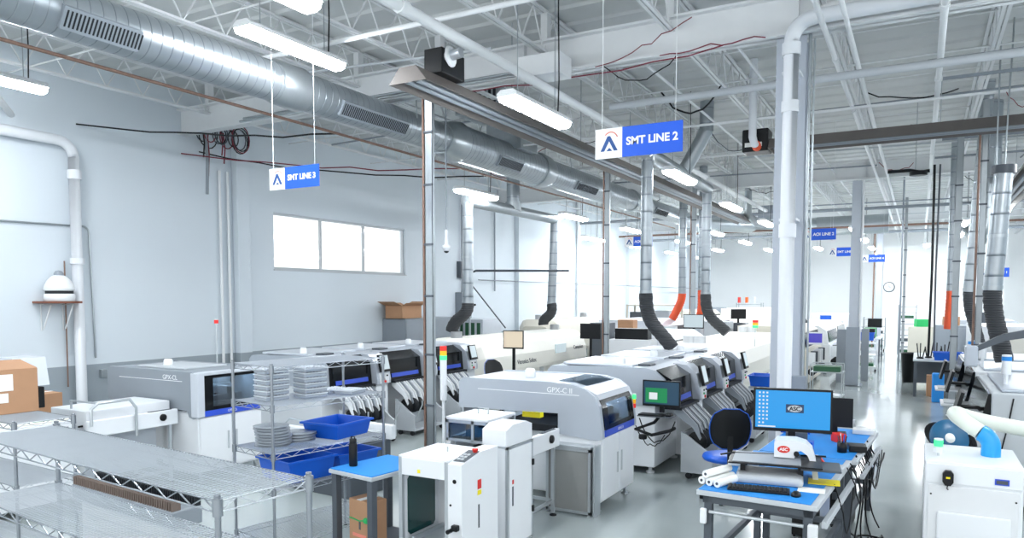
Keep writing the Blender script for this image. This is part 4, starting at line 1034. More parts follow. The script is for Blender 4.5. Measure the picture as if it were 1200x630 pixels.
# inspection scope machine at left behind carton
ms = thing('inspection_microscope', 'grey hooded inspection head above a black optic at far left', 'machine', (-8.97, 4.55, 0))
MB().prism([(-.16, 1.38), (-.27, 1.62), (-.2, 1.72), (.2, 1.72), (.27, 1.4)], 'y', -.15, .2).build('hood', 'silverlt', ms)
MB().cbox(-.06, .24, -.13, .16, 1.14, 1.38, .01).build('optic_head', 'black', ms)
MB().box(.02, .14, -.134, -.13, 1.29, 1.33).build('label', 'paper', ms)
MB().cbox(-.2, .25, -.15, .25, 1.02, 1.06, .01).box(-.12, .0, -.05, .1, 1.06, 1.15).build('pedestal', 'dgrey', ms)
MB().cyl((.24, -.05, 1.18), (.32, -.05, 1.18), .035, 12).build('focus_knob', 'black', ms)
bt = thing('signal_tower_post', 'red amber and green signal tower at the far left edge', 'signal light', (-9.17, 4.42, 0))
beacon(bt, 0, 0, 1.0, cols=('lampred', 'lampyel', 'lcdgreen'), r=.035, pole=.68, name='lamp_pole')

# signal tower in front of the post, belongs to the middle of the left line
st = thing('signal_tower_post', 'tall white signal tower with red and amber caps just right of the galvanised post', 'signal light', (-5.44, 7.95, 0))
MB().tube([(0, 0, 0), (0, 0, 1.05)], .02, 10).build('pole', 'white', st)
MB().cyl((0, 0, 1.05), (0, 0, 1.58), .045, 16).build('tower_body', 'white', st)
MB().cyl((0, 0, 1.58), (0, 0, 1.64), .046, 16).build('green_lamp', 'lcdgreen', st)
MB().cyl((0, 0, 1.64), (0, 0, 1.70), .046, 16).build('amber_lamp', 'lampyel', st)
MB().cyl((0, 0, 1.70), (0, 0, 1.76), .046, 16).build('red_lamp', 'lampred', st)
MB().lathe([(.12, 0), (.12, .02), (.03, .03)], n=16).build('base_plate', 'dgrey', st)

# low bench equipment between the lines (behind rack): white printer-like units
cw = thing('bench_conveyor', 'low white and grey conveyor unit behind the blue topped side table', 'conveyor', (-6.35, 6.9, 0), math.radians(-4))
MB().cbox(-.55, .55, -.3, .4, .0, .62, .01).build('base', 'dgrey', cw)
MB().cbox(-.6, .6, -.34, -.26, .62, .8, .01).cbox(-.6, .6, .36, .44, .62, .8, .01).build('side_rail', 'white', cw)
MB().cbox(-.55, .5, -.2, .3, .64, .74, .01).build('bed', 'lgrey', cw)
MB().tube([(-.6, -.3, .8), (-.5, -.3, .88), (.5, -.3, .88), (.6, -.3, .8)], .012, 6).build('handle', 'alu', cw)

# side table with blue mat, bottle and carton
sd = thing('side_table', 'small grey bench with bright blue mat left of the loader', 'table', (-4.56, 4.85, 0), math.radians(-8))
MB().cbox(0, .56, 0, .72, .84, .875, .006).build('table_top', 'lgrey', sd)
MB().cbox(.01, .55, .01, .71, .876, .884, .002).build('blue_mat', 'bluemat', sd)
for x in (.02, .48):
    for y in (.02, .64): MB().box(x, x + .06, y, y + .06, 0, .84).build('leg', 'dgrey', sd)
MB().box(.03, .53, .03, .69, .16, .2).build('lower_shelf', 'dgrey', sd)
bo = thing('water_bottle', 'black metal water bottle standing on the blue side table', 'bottle', (-4.42, 5.02, .884))
MB().lathe([(.035, 0), (.038, .01), (.038, .19), (.03, .21)], n=20).build('bottle_body', 'black', bo)
MB().lathe([(.03, .205), (.032, .21), (.032, .245), (.0, .248)], n=20).tube([(-.02, 0, .24), (-.02, 0, .265), (.02, 0, .265), (.02, 0, .24)], .006, 6).build('bottle_cap', 'black', bo)
cx_ = carton((-4.24, 5.0, .2), .28, .2, .42, 'brown carton standing under the blue topped side table', math.radians(-12), False)
MB().box(-.09, .1, -.102, -.1, .09, .12).build('red_print', 'logored', cx_); MB().box(.0, .025, -.102, -.1, .16, .23).build('black_mark', 'ink', cx_)
MB().tube([(-.12, -.11, .25), (.02, -.11, .24), (.13, -.11, .27)], .006, 6).build('green_cord', 'green', cx_)
MB().cbox(.1, .16, -.14, -.1, .24, .29, .015).build('green_plug', 'green', cx_)

# ---------------------------------------------------------------- reflow ovens
def oven(loc, L, D, H, label, mt='warmwhite', text=None, monitor_=True, z0=.1, roundtop=.28):
    t = thing('reflow_oven', label, 'machine', loc)
    MB().cbox(-D + .05, -.12, .1, L - .1, z0, .72, .015).build('base_cabinet', mt, t)
    prof = [(-D, .7), (-D, H - .25), (-D + .12, H - .04), (-D + .25, H)] + [(-.45, H), (-.3, H - .03), (-.14, H - .16), (-.03, H - .42), (0, .78), (-.02, .7)]
    ins = [((x + D / 2) * .72 - D / 2, (z - .7) * .8 + .7) for x, z in prof]
    n = len(prof); vs = []
    for y, pr in ((0, ins), (.3, prof), (L - .3, prof), (L, ins)): vs += [(x, y, z) for x, z in pr]
    fs = []
    for k in range(3):
        for i in range(n): j = (i + 1) % n; fs.append((k * n + i, k * n + j, (k + 1) * n + j, (k + 1) * n + i))
    fs += [tuple(range(n - 1, -1, -1)), tuple(range(3 * n, 4 * n))]
    MB().add(vs, fs, 0, False).build('hood', mt, t)
    for i in range(1, 4): MB().box(-.1, .002, L * i / 4 - .004, L * i / 4 + .004, .14, .7).build('panel_seam', 'lgrey', t)
    for x in (-D + .6, -.9):
        for y in (.5, L - .5): MB().tube([(x, y, H - .02), (x, y, H + .14)], .13, 16).build('exhaust_collar', 'offwhite', t)
    if text:
        text_part(text[1], .15, t, 'ink', (-.02, L * .86, 1.06), (PI / 2 - math.radians(10), 0, PI / 2), 'lettering', depth=.002)
        text_part(text[0], .15, t, 'ink', (-.005, L * .36, .9), (PI / 2 - math.radians(10), 0, PI / 2), 'lettering', depth=.002)
        MB().box(-.03, .004, L * .62, L * .72, .98, 1.2, R=None).build('pale_blue_label', 'scrlight', t)
    for y in (.4, L / 2, L - .4):
        for x in (-D + .2, -.3): MB().cyl((x, y, 0), (x, y, .1), .05, 10).build('foot', 'dgrey', t)
    return t
o3 = oven((-8.05, 13.1, 0), 6.0, 1.5, 1.5, 'long cream white reflow oven of the left line below the exhaust hoses', 'warmwhite', ('Vitronics Soltec', 'Centurion'))
o3b = oven((-9.6, 20.2, 0), 4.5, 1.5, 1.7, 'beige machine hood against the wall beyond the left cream oven', 'beige')
o2 = oven((-2.95, 14.2, 0), 6.2, 1.7, 1.48, 'long cream white reflow oven of the near line left of the large column', 'warmwhite')
# oven monitor and blue chair by the left line
om, _b = monitor((-7.35, 13.3, 0), math.radians(12), .44, .38, 1.52, 'monitor with cream coloured screen on a post before the left cream oven', 'scrcream', zb=0, tilt=0)
MB().tube([(0, .05, 0), (0, .05, 1.4)], .025, 8).build('post', 'black', om)

def chair(loc, rz, label, sc=1.0):
    t = thing('task_chair', label, 'chair', loc, rz)
    MB().lathe([(.0, .46), (.2, .46), (.265, .48), (.28, .51), (.265, .54), (.16, .555), (0, .555)], n=24).build('seat', 'blue', t)
    n = 12; vs = []; m = MB()
    # curved oval back, thick
    def backpt(u, v, d): # u -1..1, v 0..1
        return (u * .23, .21 + .05 * (1 - u * u) + .10 * v + d, .66 + v * .48)
    grid = []
    for side, d in ((0, -.028), (1, .028)):
        for j in range(9):
            for i in range(9):
                u = -1 + i / 4; v = j / 8
                r_ = math.sqrt(max(0, 1 - (2 * v - 1) ** 2 * .96)) ** .6
                e = 1 - max(abs(u), abs(2 * v - 1)) ** 4
                grid.append(backpt(u * r_, v, d * (.35 + .65 * e)))
    fs = []
    for s_ in (0, 1):
        for j in range(8):
            for i in range(8):
                a = s_ * 81 + j * 9 + i; f = (a, a + 1, a + 10, a + 9); fs.append(f if s_ == 0 else f[::-1])
    m.add(grid, fs, 0, True)
    rim = [j * 9 for j in range(9)] + [72 + i for i in range(1, 9)] + [j * 9 + 8 for j in range(7, -1, -1)] + [i for i in range(7, 0, -1)]
    fr_ = [(rim[i], rim[(i + 1) % len(rim)], rim[(i + 1) % len(rim)] + 81, rim[i] + 81) for i in range(len(rim))]
    m.add(grid, fr_, 0, True)
    bk_ = m.build('backrest', 'black', t)
    edge = [grid[i] for i in rim] + [grid[rim[0]]]
    MB().tube([(x, y + .035, z) for x, y, z in edge], .006, 6).build('blue_backrest_piping', 'blue', bk_)
    MB().box(-.03, .03, .3, .32, .5, .85).box(-.03, .03, .1, .32, .46, .48).build('back_bracket', 'black', t)
    MB().cyl((0, 0, .14), (0, 0, .47), .03, 12).build('gas_lift', 'chrome', t)
    b = MB()
    for k in range(5):
        a = 2 * PI * k / 5; b.tube([(0, 0, .15), (.28 * math.cos(a), .28 * math.sin(a), .08)], [.03, .018], 8)
    bb = b.build('star_base', 'black', t)
    for k in range(5):
        a = 2 * PI * k / 5; x, y = .28 * math.cos(a), .28 * math.sin(a)
        MB().cyl((x - .02, y, .03), (x + .02, y, .03), .03, 10).build('caster', 'rubber', bb)
    return t
chair((-1.95, 8.75, 0), math.radians(200), 'task chair with black back and blue seat left of the inspection monitor')
chair((-7.2, 12.6, 0), math.radians(70), 'blue backed task chair in front of the left cream oven')
chair((-5.3, 15.3, 0), math.radians(0), 'blue task chair behind the near placement machines')

# ---------------------------------------------------------------- inspection bench on the aisle
TRZ = math.radians(-3.1)
def bench(loc, label, L=1.75, Wb=.9):
    t = thing('workbench', label, 'table', loc, TRZ)
    MB().cbox(0, Wb, 0, L, .845, .885, .006).build('bench_top', 'lgrey', t)
    MB().cbox(.015, Wb - .05, .01, L - .01, .886, .892, .002).build('blue_mat', 'bluemat', t)
    A = MB().box(.04, Wb - .04, .05, .09, .78, .845).box(.04, Wb - .04, L - .09, L - .05, .78, .845).box(.04, .08, .05, L - .05, .78, .845).box(Wb - .08, Wb - .04, .05, L - .05, .78, .845)
    A.box(.06, Wb - .06, L - .12, L - .08, .3, .35).box(.06, .1, .08, L - .08, .3, .35).box(Wb - .1, Wb - .06, .08, L - .08, .3, .35)
    A.build('apron_frame', 'dgrey', t)
    for x in (.05, Wb - .11):
        for y in (.05, L - .11): MB().cbox(x, x + .06, y, y + .06, 0, .845, .003).build('leg', 'dgrey', t)
    return t
b1 = bench((-1.50, 5.70, 0), 'grey steel workbench with blue mat carrying the inspection scope, nearest the camera')
MB().tube([(.1, .02, .72), (.8, .02, .72)], .014, 8).build('front_rail', 'alu', b1)
MB().cbox(.03, .08, -.0, .04, .62, .74, .01).build('outlet_box', 'white', b1)
MB().cbox(.83, .9, .0, .05, .55, .74, .01).build('outlet_box', 'offwhite', b1)
MB().cbox(.91, .95, .1, 1.6, .70, .75, .005).build('power_strip', 'lgrey', b1)
b2 = bench((-1.36, 7.46, 0), 'second grey workbench with blue mat, behind the one with the inspection scope')
MB().cbox(.91, .95, .1, 1.6, .70, .75, .005).build('power_strip', 'lgrey', b2)
TZ = .892
def tb_(u, v, z=TZ):   # point on bench 1 coordinates
    return (-1.50 + u * math.cos(TRZ) - v * math.sin(TRZ), 5.70 + u * math.sin(TRZ) + v * math.cos(TRZ), z)
# inspection scope
sc = thing('inspection_scope', 'white arched board inspection scope with red oval badge and sliding black stage', 'microscope', tb_(.42, .82), math.radians(8))
MB().cbox(-.3, .22, -.42, -.02, 0, .07, .03).build('grey_base', 'lgrey', sc)
MB().cbox(-.36, .36, -.36, .12, .145, .158, .003).build('stage_frame', 'black', sc)
MB().cbox(-.33, .2, -.33, .1, .158, .163, .002).build('stage_plate', 'mgrey', sc)
MB().cbox(.2, .5, -.32, .02, .12, .135, .003).build('sliding_plate', 'dgrey', sc)
for x in (-.25, .2):
    MB().box(x - .02, x + .02, -.25, -.21, .06, .15).build('stage_post', 'black', sc); MB().box(x - .02, x + .02, .02, .06, .0, .15).build('stage_post', 'black', sc)
MB().tube([(-.44, -.1, .16), (-.36, .0, .16), (.4, .12, .16)], .008, 6).build('stage_rail', 'black', sc)
hp = [(-.01, .17), (-.01, .29), (.01, .315), (.16, .32), (.24, .30), (.29, .25), (.325, .13), (.34, 0), (.295, 0), (.28, .13), (.25, .2), (.2, .235), (.16, .225), (.15, .17)]
MB().prism(hp, 'y', -.1, .1).build('arched_head', 'white', sc)
MB().prism([(.065 + .05 * math.cos(q * PI / 8), .24 + .03 * math.sin(q * PI / 8)) for q in range(16)], 'y', -.104, -.1).build('red_badge', 'red', sc)
text_part('ASC', .035, sc, 'letter', (.065, -.105, .24), RF, 'badge_lettering', bold=.001)
MB().cyl((.165, -.12, .21), (.165, -.1, .21), .022, 14).build('focus_knob', 'black', sc)
MB().cyl((.05, 0, .1635), (.05, 0, .175), .04, 14).build('lens', 'black', sc)
# main monitor
mm, mb_ = monitor(tb_(.47, 1.22, TZ), math.radians(10), .66, .385, .50, 'large black monitor with bright blue desktop on the inspection bench', 'scrblue', zb=0)
text_part('ASC', .05, mb_, 'black', (0.02, -.0065, .515), RF, 'logo_lettering', bold=.001)
MB().box(-.055, .095, -.004, -.0025, .48, .555).build('logo_tile', 'scrbar', mb_)
MB().prism([(.02 + .062 * math.cos(q * PI / 8), .517 + .03 * math.sin(q * PI / 8)) for q in range(16)], 'y', -.0052, -.004).build('logo_oval', 'lgrey', mb_)
ic = MB()
for i in range(3):
    for j in range(9):
        if i < 2 or j < 8: ic.box(-.285 + i * .032, -.27 + i * .032, -.0032, -.0022, .645 - j * .034, .66 - j * .034)
ic.build('desktop_icons', 'scrwhite', mb_)
MB().box(-.29, -.14, -.0035, -.0022, .343, .355).build('task_bar', 'scrwhite', mb_)
# second monitor
m2, _ = monitor((-.78, 8.75, TZ), math.radians(6), .36, .32, .24, 'small black switched off monitor at the far end of the benches', 'black', zb=0)
# keyboard & mouse
kb = thing('keyboard', 'black keyboard at the near edge of the inspection bench', 'keyboard', tb_(.42, .2), math.radians(8))
MB().cbox(-.22, .24, -.07, .08, 0, .02, .006).build('keyboard_body', 'black', kb)
km = MB()
for i in range(15):
    for j in range(5): km.cbox(-.21 + i * .029, -.186 + i * .029, -.06 + j * .026, -.038 + j * .026, .02, .027, .002)
km.build('keys', 'rubber', kb)
mo = thing('computer_mouse', 'black mouse right of the keyboard on the inspection bench', 'mouse', tb_(.71, .2), 0)
MB().lathe([(.0, .035), (.02, .033), (.033, .02), (.036, 0), (0, 0)], n=16).build('mouse_body', 'black', mo); mo.scale = (1, 1.6, 1)
# paper rolls
for k, (u, v, z, lb) in enumerate([(.03, .30, .032, 'lower left'), (.10, .27, .032, 'lower middle'), (.17, .25, .032, 'lower right'), (.065, .29, .088, 'upper')]):
    t = thing('paper_roll', 'white wrapped roll, %s of the four rolls on the inspection bench' % lb, 'roll', tb_(u, v, TZ + z), math.radians(-20), 'white rolls on the bench')
    MB().tube([(0, -.14, 0), (0, .2, 0)], .031, 16).build('roll_body', 'paper', t)
    MB().cyl((0, -.142, 0), (0, -.13, 0), .012, 10).build('core_hole', 'ink', t)
def slab(name, loc, rz, sx, sy, sz, mt, label, cat):
    return solo(name, MB().cbox(-sx / 2, sx / 2, -sy / 2, sy / 2, 0, sz, .008), mt, label, cat, loc, (0, 0, rz))
gb = thing('document_tray', 'pale green and white flat boxes left of the inspection scope', 'box', tb_(.1, 1.05), math.radians(5))
MB().cbox(-.13, .13, -.1, .1, 0, .05, .01).build('lower_box', 'paper', gb); MB().cbox(-.12, .12, -.1, .1, .052, .085, .01).build('upper_box', 'hosecream', gb)
slab('small_box', tb_(.0 + .07, .52), .2, .1, .12, .03, 'hosecream', 'small pale box at the near left corner of the inspection bench', 'box')
slab('yellow_folder', tb_(.82, .75), .1, .24, .2, .006, 'yellow', 'yellow folder lying right of the inspection scope', 'folder')
slab('grey_tray', tb_(.74, 1.25), -.1, .34, .18, .04, 'lgrey', 'flat grey instrument tray behind the yellow folder', 'tray')
slab('paper_sheet', tb_(.78, .43), .05, .2, .16, .003, 'paper', 'white paper sheet near the right edge of the inspection bench', 'paper')
rb_ = thing('tape_dispenser', 'small red tape dispenser behind the inspection scope', 'tape dispenser', tb_(.66, 1.42), 0)
MB().prism([(-.06, 0), (.06, 0), (.06, .02), (.02, .07), (-.04, .08), (-.06, .05)], 'y', -.025, .025).build('dispenser_body', 'red', rb_)
MB().cyl((-.01, -.028, .05), (-.01, .028, .05), .03, 12).build('tape_roll', 'lgrey', rb_)
pc = thing('pen_holder', 'black pen holder with pens on the second bench', 'pen holder', (-.62, 7.75, TZ), 0)
MB().lathe([(.04, 0), (.045, 0), (.045, .1), (.04, .1), (.04, .01)], n=14).build('cup', 'black', pc)
for k in range(6):
    a = k * 1.05; MB().tube([(.015 * math.cos(a), .015 * math.sin(a), .02), (.04 * math.cos(a), .04 * math.sin(a), .16 + .01 * (k % 3))], .005, 6).build('pen', ['black', 'ink', 'white', 'dgrey', 'black', 'blue'][k], pc)
slab('black_case', (-.5, 7.9, TZ), .2, .16, .2, .06, 'black', 'black case beside the pen holder on the second bench', 'case')
slab('white_box', (-.5, 8.95, TZ), 0, .22, .2, .05, 'offwhite', 'white box beside the switched off monitor', 'box')
for k, (x, y, w_) in enumerate([(-.95, 7.7, .15), (-1.1, 8.2, .2), (-.7, 8.3, .1)]):
    slab('parts_box', (x, y, TZ), .3 * k, w_, .14, .09, ['blue', 'dgrey', 'red'][k], ['blue parts box on the second bench behind the large monitor', 'dark grey parts box on the second bench behind the large monitor', 'small red parts box before the switched off monitor'][k], 'box')
# equipment behind monitor: blue bins on second bench
bin_((-1.18, 8.7, TZ), .1, .36, .3, .16, 'blue bin on the second bench left of the switched off monitor')
# cables along the bench edge
bc = thing('bench_cables', 'tangle of black cables hanging along the aisle edge of the benches', 'cables', (-.6, 5.9, .8))
for k in range(12):
    y0 = random.uniform(0, 2.6); y1 = y0 + random.uniform(.4, 1.0)
    f = lambda y: .055 * y
    pts = sag((f(y0) + .08, y0, random.uniform(-.02, .1)), (f(y1) + .1, y1, random.uniform(-.25, .0)), random.uniform(.1, .4), 10, .015)
    pts[0] = Vector((f(y0) + .02, y0, .1))
    MB().tube(pts, .006, 5).build('cable', 'black', bc)
for k in range(4):
    y0 = 1.2 + .4 * k
    MB().tube(bez((.12, y0, .08), (.28, y0 + .1, -.2), (.1, y0 + .2, -.5), (.15 + .05 * k, y0 + .1, -.79)), .008, 5).build('hanging_cable', 'black', bc)
fc = thing('floor_cable_pile', 'pile of black cables and adapters on the floor by the benches', 'cables', (-.42, 7.6, 0))
for k in range(7):
    pts = [(random.uniform(-.15, .3), random.uniform(-.3, .4), .01 + .012 * k + random.uniform(0, .03)) for _ in range(7)]
    MB().tube(bez(pts[0], pts[1], pts[2], pts[3], 8) + bez(pts[3], pts[4], pts[5], pts[6], 8)[1:], .01, 5).build('cable', 'black', fc)
for k in range(3): MB().cbox(-.05 + .1 * k, .03 + .1 * k, -.1 + .12 * k, .02 + .12 * k, 0, .05, .01).build('power_adapter', 'black', fc)
for k, (x, y, s_) in enumerate([(-.95, 7.9, .3), (-.65, 8.4, .25)]):
    pcx = thing('computer_tower', ['black computer tower under the second bench', 'smaller computer tower under the far end of the second bench'][k], 'computer', (x, y, 0), TRZ)
    MB().cbox(-.1, .1, -.2, .2, .02, .42, .008).build('case', 'black', pcx)
    MB().box(-.08, .08, -.203, -.2, .3, .38).build('front_panel', 'dgrey', pcx)
    for xx in (-.08, .08):
        for yy in (-.17, .17): MB().cyl((xx, yy, 0), (xx, yy, .02), .012, 8).build('foot', 'rubber', pcx)

# ---------------------------------------------------------------- fume extractor cabinet at right front
fx = thing('fume_extractor', 'white floor standing fume extractor cabinet at the right foreground', 'machine', (.08, 7.1, 0))
MB().cbox(0, .7, 0, .85, .06, 1.02, .012).build('cabinet_body', 'white', fx)
MB().cbox(.01, .69, -.012, .0, .84, 1.0, .003).build('upper_panel', 'white', fx)
MB().cbox(.03, .67, -.014, .0, .1, .82, .004).build('door', 'offwhite', fx)
MB().cbox(.1, .62, -.04, -.012, .1, .6, .02).build('raised_panel', 'white', fx)
for x in (.05, .65): MB().cyl((x, -.017, .74), (x, -.012, .74), .008, 8).build('screw', 'black', fx)
gg = MB().prism([(.13, .86), (.15, .83), (.19, .83), (.21, .86), (.21, .93), (.19, .955), (.15, .955), (.13, .93)], 'y', -.06, -.012).build('control_dial', 'black', fx)
MB().box(.155, .185, -.062, -.06, .89, .905).build('yellow_mark', 'yellow', gg)
MB().tube([(.17, -.02, .83), (.165, -.03, .8), (.175, -.03, .79)], .005, 5).build('key_cord', 'black', gg)
MB().cbox(.5, .6, -.02, -.012, .87, .92, .002).build('display', 'bluepaint', fx)
MB().cbox(.51, .59, -.022, -.02, .88, .91, .001).build('display_glass', 'ink', fx)
for x in (.08, .62):
    for y in (.08, .77): MB().cyl((x - .02, y, .03), (x + .02, y, .03), .03, 10).build('caster', 'rubber', fx)
beacon(fx, .1, .25, 1.02, cols=('lcdgreen', 'white'), r=.035, pole=.03)
def hose_elbow(parent, pts, r, mt, name):
    MB().tube(pts, r, 16).build(name, mt, parent)
hose_elbow(fx, [(.5, .45, 1.02), (.5, .45, 1.1)] + [(.5 - .12 * (1 - math.cos(math.radians(a))), .45 + .03 * a / 70, 1.1 + .12 * math.sin(math.radians(a))) for a in range(10, 75, 12)], .075, 'cyan', 'blue_elbow')
fh = thing('extraction_hose', 'cream coloured extraction hose looping over the white cabinet and off to the right', 'hose', (.08, 7.1, 0))
MB().tube(bez((.42, .5, 1.215), (.28, .55, 1.3), (.2, .6, 1.36), (.25, .85, 1.32), 10) + bez((.25, .85, 1.32), (.3, 1.05, 1.27), (.7, 1.0, 1.16), (1.6, .95, 1.16), 14)[1:], .068, 16).build('hose_body', 'hosecream', fh)
MB().tube([(1.6, .95, 1.16), (3.2, .95, 1.16)], .068, 16).build('hose_tail', 'hosecream', fh)

# ---------------------------------------------------------------- right hand line
def right_machine(loc, L, H, label, D=2.0, lid=True, k=0):
    t = thing('inspection_machine', label, 'machine', loc)
    MB().cbox(0, D, 0, L, .08, H, .012).build('machine_body', ['lgrey', 'offwhite', 'lgrey'][k % 3], t)
    MB().cbox(-.02, .0, .06, L - .06, .14, H * .6, .004).build('front_door', 'offwhite', t)
    MB().cbox(.1, D - .1, .1, L - .1, H, H + .04, .015).build('top_lid', 'silver', t)
    MB().prism([(-.12, H * .66), (-.03, H - .02), (.0, H - .02), (.0, H * .66)], 'y', .08, L - .08).build('front_hood', 'dwindow', t)
    MB().cbox(-.42, -.02, .15, .75, .78, .81, .006).build('keyboard_shelf', 'offwhite', t)
    kb_ = MB().cbox(-.38, -.2, .2, .62, .81, .83, .004).build('keyboard', 'lgrey', t)
    mn = MB().box(-.36, -.32, .2, .7, .98, 1.3, R=Matrix.Rotation(math.radians(14), 3, 'Y'), c=(-.34, 0, 1.0)).build('monitor', 'black', t)
    MB().tube([(-.3, .45, 1.1), (-.1, .45, 1.1), (0, .45, 1.0)], .025, 8).build('monitor_arm', 'black', mn)
    MB().tube([(.2, -.006, H - .05)] + sag((.2, -.01, H - .05), (.05, -.02, .5), .1, 8, .01)[1:], .008, 5).build('cord', 'black', t)
    for x in (.15, D - .15):
        for y in (.1, L - .1): MB().cyl((x, y, 0), (x, y, .08), .04, 10).build('foot', 'dgrey', t)
    return t
def white_tower(x, y, z0, label, h=.28):
    t = thing('signal_tower_post', label, 'signal light', (x, y, z0))
    MB().cyl((0, 0, 0), (0, 0, .12), .022, 10).build('pole', 'white', t)
    MB().cyl((0, 0, .12), (0, 0, h), .05, 14).build('tower_body', 'white', t)
    MB().cyl((0, 0, h), (0, 0, h + .05), .052, 14).build('blue_lamp', 'bluemat', t)
    MB().cyl((0, 0, h + .05), (0, 0, h + .07), .05, 14).build('tower_cap', 'white', t)
    return t
right_machine((.74, 9.75, 0), 2.3, 1.33, 'nearest light grey boxy machine of the right line with dark monitor at its side', k=0)
right_machine((.74, 12.5, 0), 1.7, 1.33, 'second grey boxy machine of the right line, monitor facing the aisle', k=1)
right_machine((.7, 14.5, 0), 1.8, 1.33, 'third grey boxy machine of the right line, behind two others', k=2)
white_tower(.92, 10.4, 1.37, 'white signal tower with blue cap on the nearest right machine')
white_tower(.84, 12.9, 1.37, 'white signal tower with blue cap on the second right machine')
white_tower(.8, 14.9, 1.37, 'small white signal tower on the third right machine', .22)
# grey swing arm
sa = thing('support_arm', 'dark grey cranked support arm rising behind the nearest right machine', 'arm', (1.6, 11.6, 1.37))
MB().prism([(.0, 0), (.22, 0), (.02, .62), (-.08, .68), (-.62, .55), (-.95, .36), (-.93, .3), (-.6, .46), (-.12, .55), (-.1, .5)], 'y', -.06, .06).build('arm_body', 'dgrey', sa)
MB().cbox(-1.05, -.9, -.08, .08, .1, .38, .02).build('arm_head', 'silver', sa)
MB().cbox(-.12, .0, -.1, .1, -.0, .35, .01).build('black_box', 'black', sa)
# reels and feeder parts between
re_ = thing('reel_stand', 'black feeder reels on a low trolley beside the nearest right machine', 'reel stand', (.38, 9.0, 0))
MB().cbox(-.25, .3, -.2, .35, .1, .55, .01).build('trolley', 'offwhite', re_)
for k in range(4): MB().lathe([(.03, -.01), (.2, -.01), (.2, -.005), (.17, 0), (.2, .005), (.2, .01), (.03, .01)], n=24).build('black_reel', 'black', re_, (-.12 + .05 * k, .25, .86), (0, PI / 2 - .5, .9))
MB().cyl((-.2, .2, .55), (-.2, .2, .8), .015, 8).cyl((.2, .2, .55), (.2, .2, .8), .015, 8).box(-.25, .3, .15, .25, .78, .8).build('reel_holder', 'dgrey', re_)
MB().cbox(-.1, .35, -.1, .15, .55, .75, .02).build('white_feeder', 'white', re_)
MB().tube([(-.1, .0, .92), (.1, .1, .98), (.35, .1, .98)], .035, 8).build('feeder_tube', 'hosecream', re_)
for x in (-.2, .25):
    for y in (-.15, .3): MB().cyl((x - .015, y, .05), (x + .015, y, .05), .05, 10).build('caster', 'rubber', re_)
br_ = thing('blue_reel', 'teal blue plastic reel with white hub label left of the blue elbow hose', 'reel', (.30, 8.55, .98), 0)
MB().lathe([(.03, -.015), (.19, -.015), (.19, -.01), (.15, -.004), (.15, .004), (.19, .01), (.19, .015), (.03, .015)], n=28).build('reel_flange', 'tealdisc', br_, None, (PI / 2 - .35, 0, .5))
MB().lathe([(.0, -.019), (.05, -.019), (.05, .019), (0, .019)], n=20).build('hub_label', 'paper', br_, None, (PI / 2 - .35, 0, .5))
MB().box(-.02, .02, .03, .07, -.18, 0).build('stand', 'offwhite', br_)
solo('equipment_cabinet', MB().cbox(0, .4, 0, .65, 0, .8, .01), 'offwhite', 'low pale cabinet under the reels behind the white extractor', 'cabinet', (.2, 8.1, 0))

# far right benches
rbn = thing('workbench', 'far grey table with laptop clutter and blue bin on the right side of the aisle', 'table', (-.1, 20.1, 0))
MB().cbox(0, 1.1, 0, 2.6, .86, .9, .006).build('bench_top', 'lgrey', rbn)
for x in (.02, 1.0):
    for y in (.03, 2.5): MB().box(x, x + .07, y, y + .07, 0, .86).build('leg', 'dgrey', rbn)
MB().box(.05, 1.05, 2.4, 2.45, .1, .86).build('back_panel', 'dgrey', rbn)
bin_((.62, 19.95 + .3, .9), 0, .6, .35, .2, 'blue bin at the near end of the far right table')
carton((.35, 20.6, 0), .3, .35, .5, 'small carton under the far right table')
solo('trash_bin', MB().lathe([(.0, 0), (.18, 0), (.22, .8), (.235, .8), (.235, .83), (.2, .83), (.16, .02), (0, .02)], n=20), 'black', 'large black waste bin standing left of the far right table', 'bin', (-.2, 23.6, 0))
solo('blue_stool_cover', MB().cbox(-.12, .12, -.15, .15, 0, .66, .03), 'bluemat', 'light blue covered box at the front of the far right table', 'box', (.42, 19.4, 0))
for k in range(4):
    t = thing('tool_stand', 'black tool stand with upright prongs, %s on the far right table' % ['leftmost', 'second from left', 'third from left', 'rightmost'][k], 'tool stand', (.05 + .18 * k, 20.5 + .35 * k, .9), 0, 'tool stands on the far right table')
    MB().lathe([(.08, 0), (.08, .03), (.02, .05)], n=12).build('stand_base', 'black', t)
    for a in (-.04, 0, .05): MB().tube([(a, 0, .03), (a * 2, 0, .25 + .2 * random.random())], .014, 6).build('prong', 'black', t)
# hanging black cables over that table
hcb = thing('hanging_cables', 'pair of black power cables dropping from the ceiling to the far right table', 'cables', (.22, 20.7, 0))
MB().tube([(0, 0, .95), (.02, 0, 3), (0, 0, 5.6)], .03, 6).build('cable', 'black', hcb)
MB().tube([(.12, 0, .95), (.1, 0, 3), (.12, 0, 5.6)], .022, 6).build('cable', 'ink', hcb)
pipe([(-.55, 27.2, 0), (-.55, 27.2, 6.4)], .03, 'mgrey', 'thin dark drop conduit left of the black hanging cables', 'conduit')
hr_ = thing('cable_reel', 'black hose reel hooked under the right ceiling above the aisle', 'cable reel', (-.15, 17.0, 4.9))
MB().tube([(-.5, 0, .05), (-.1, 0, .05), (.1, 0, .0), (.25, 0, .02)], .035, 6).lathe([(.1, -.04), (.16, -.04), (.16, .04), (.1, .04)], (.05, 0, -.02), 16).build('reel_body', 'black', hr_)
MB().tube([(0, 0, .05), (0, 0, 1.5)], .008, 5).build('hanger', 'steel', hr_)

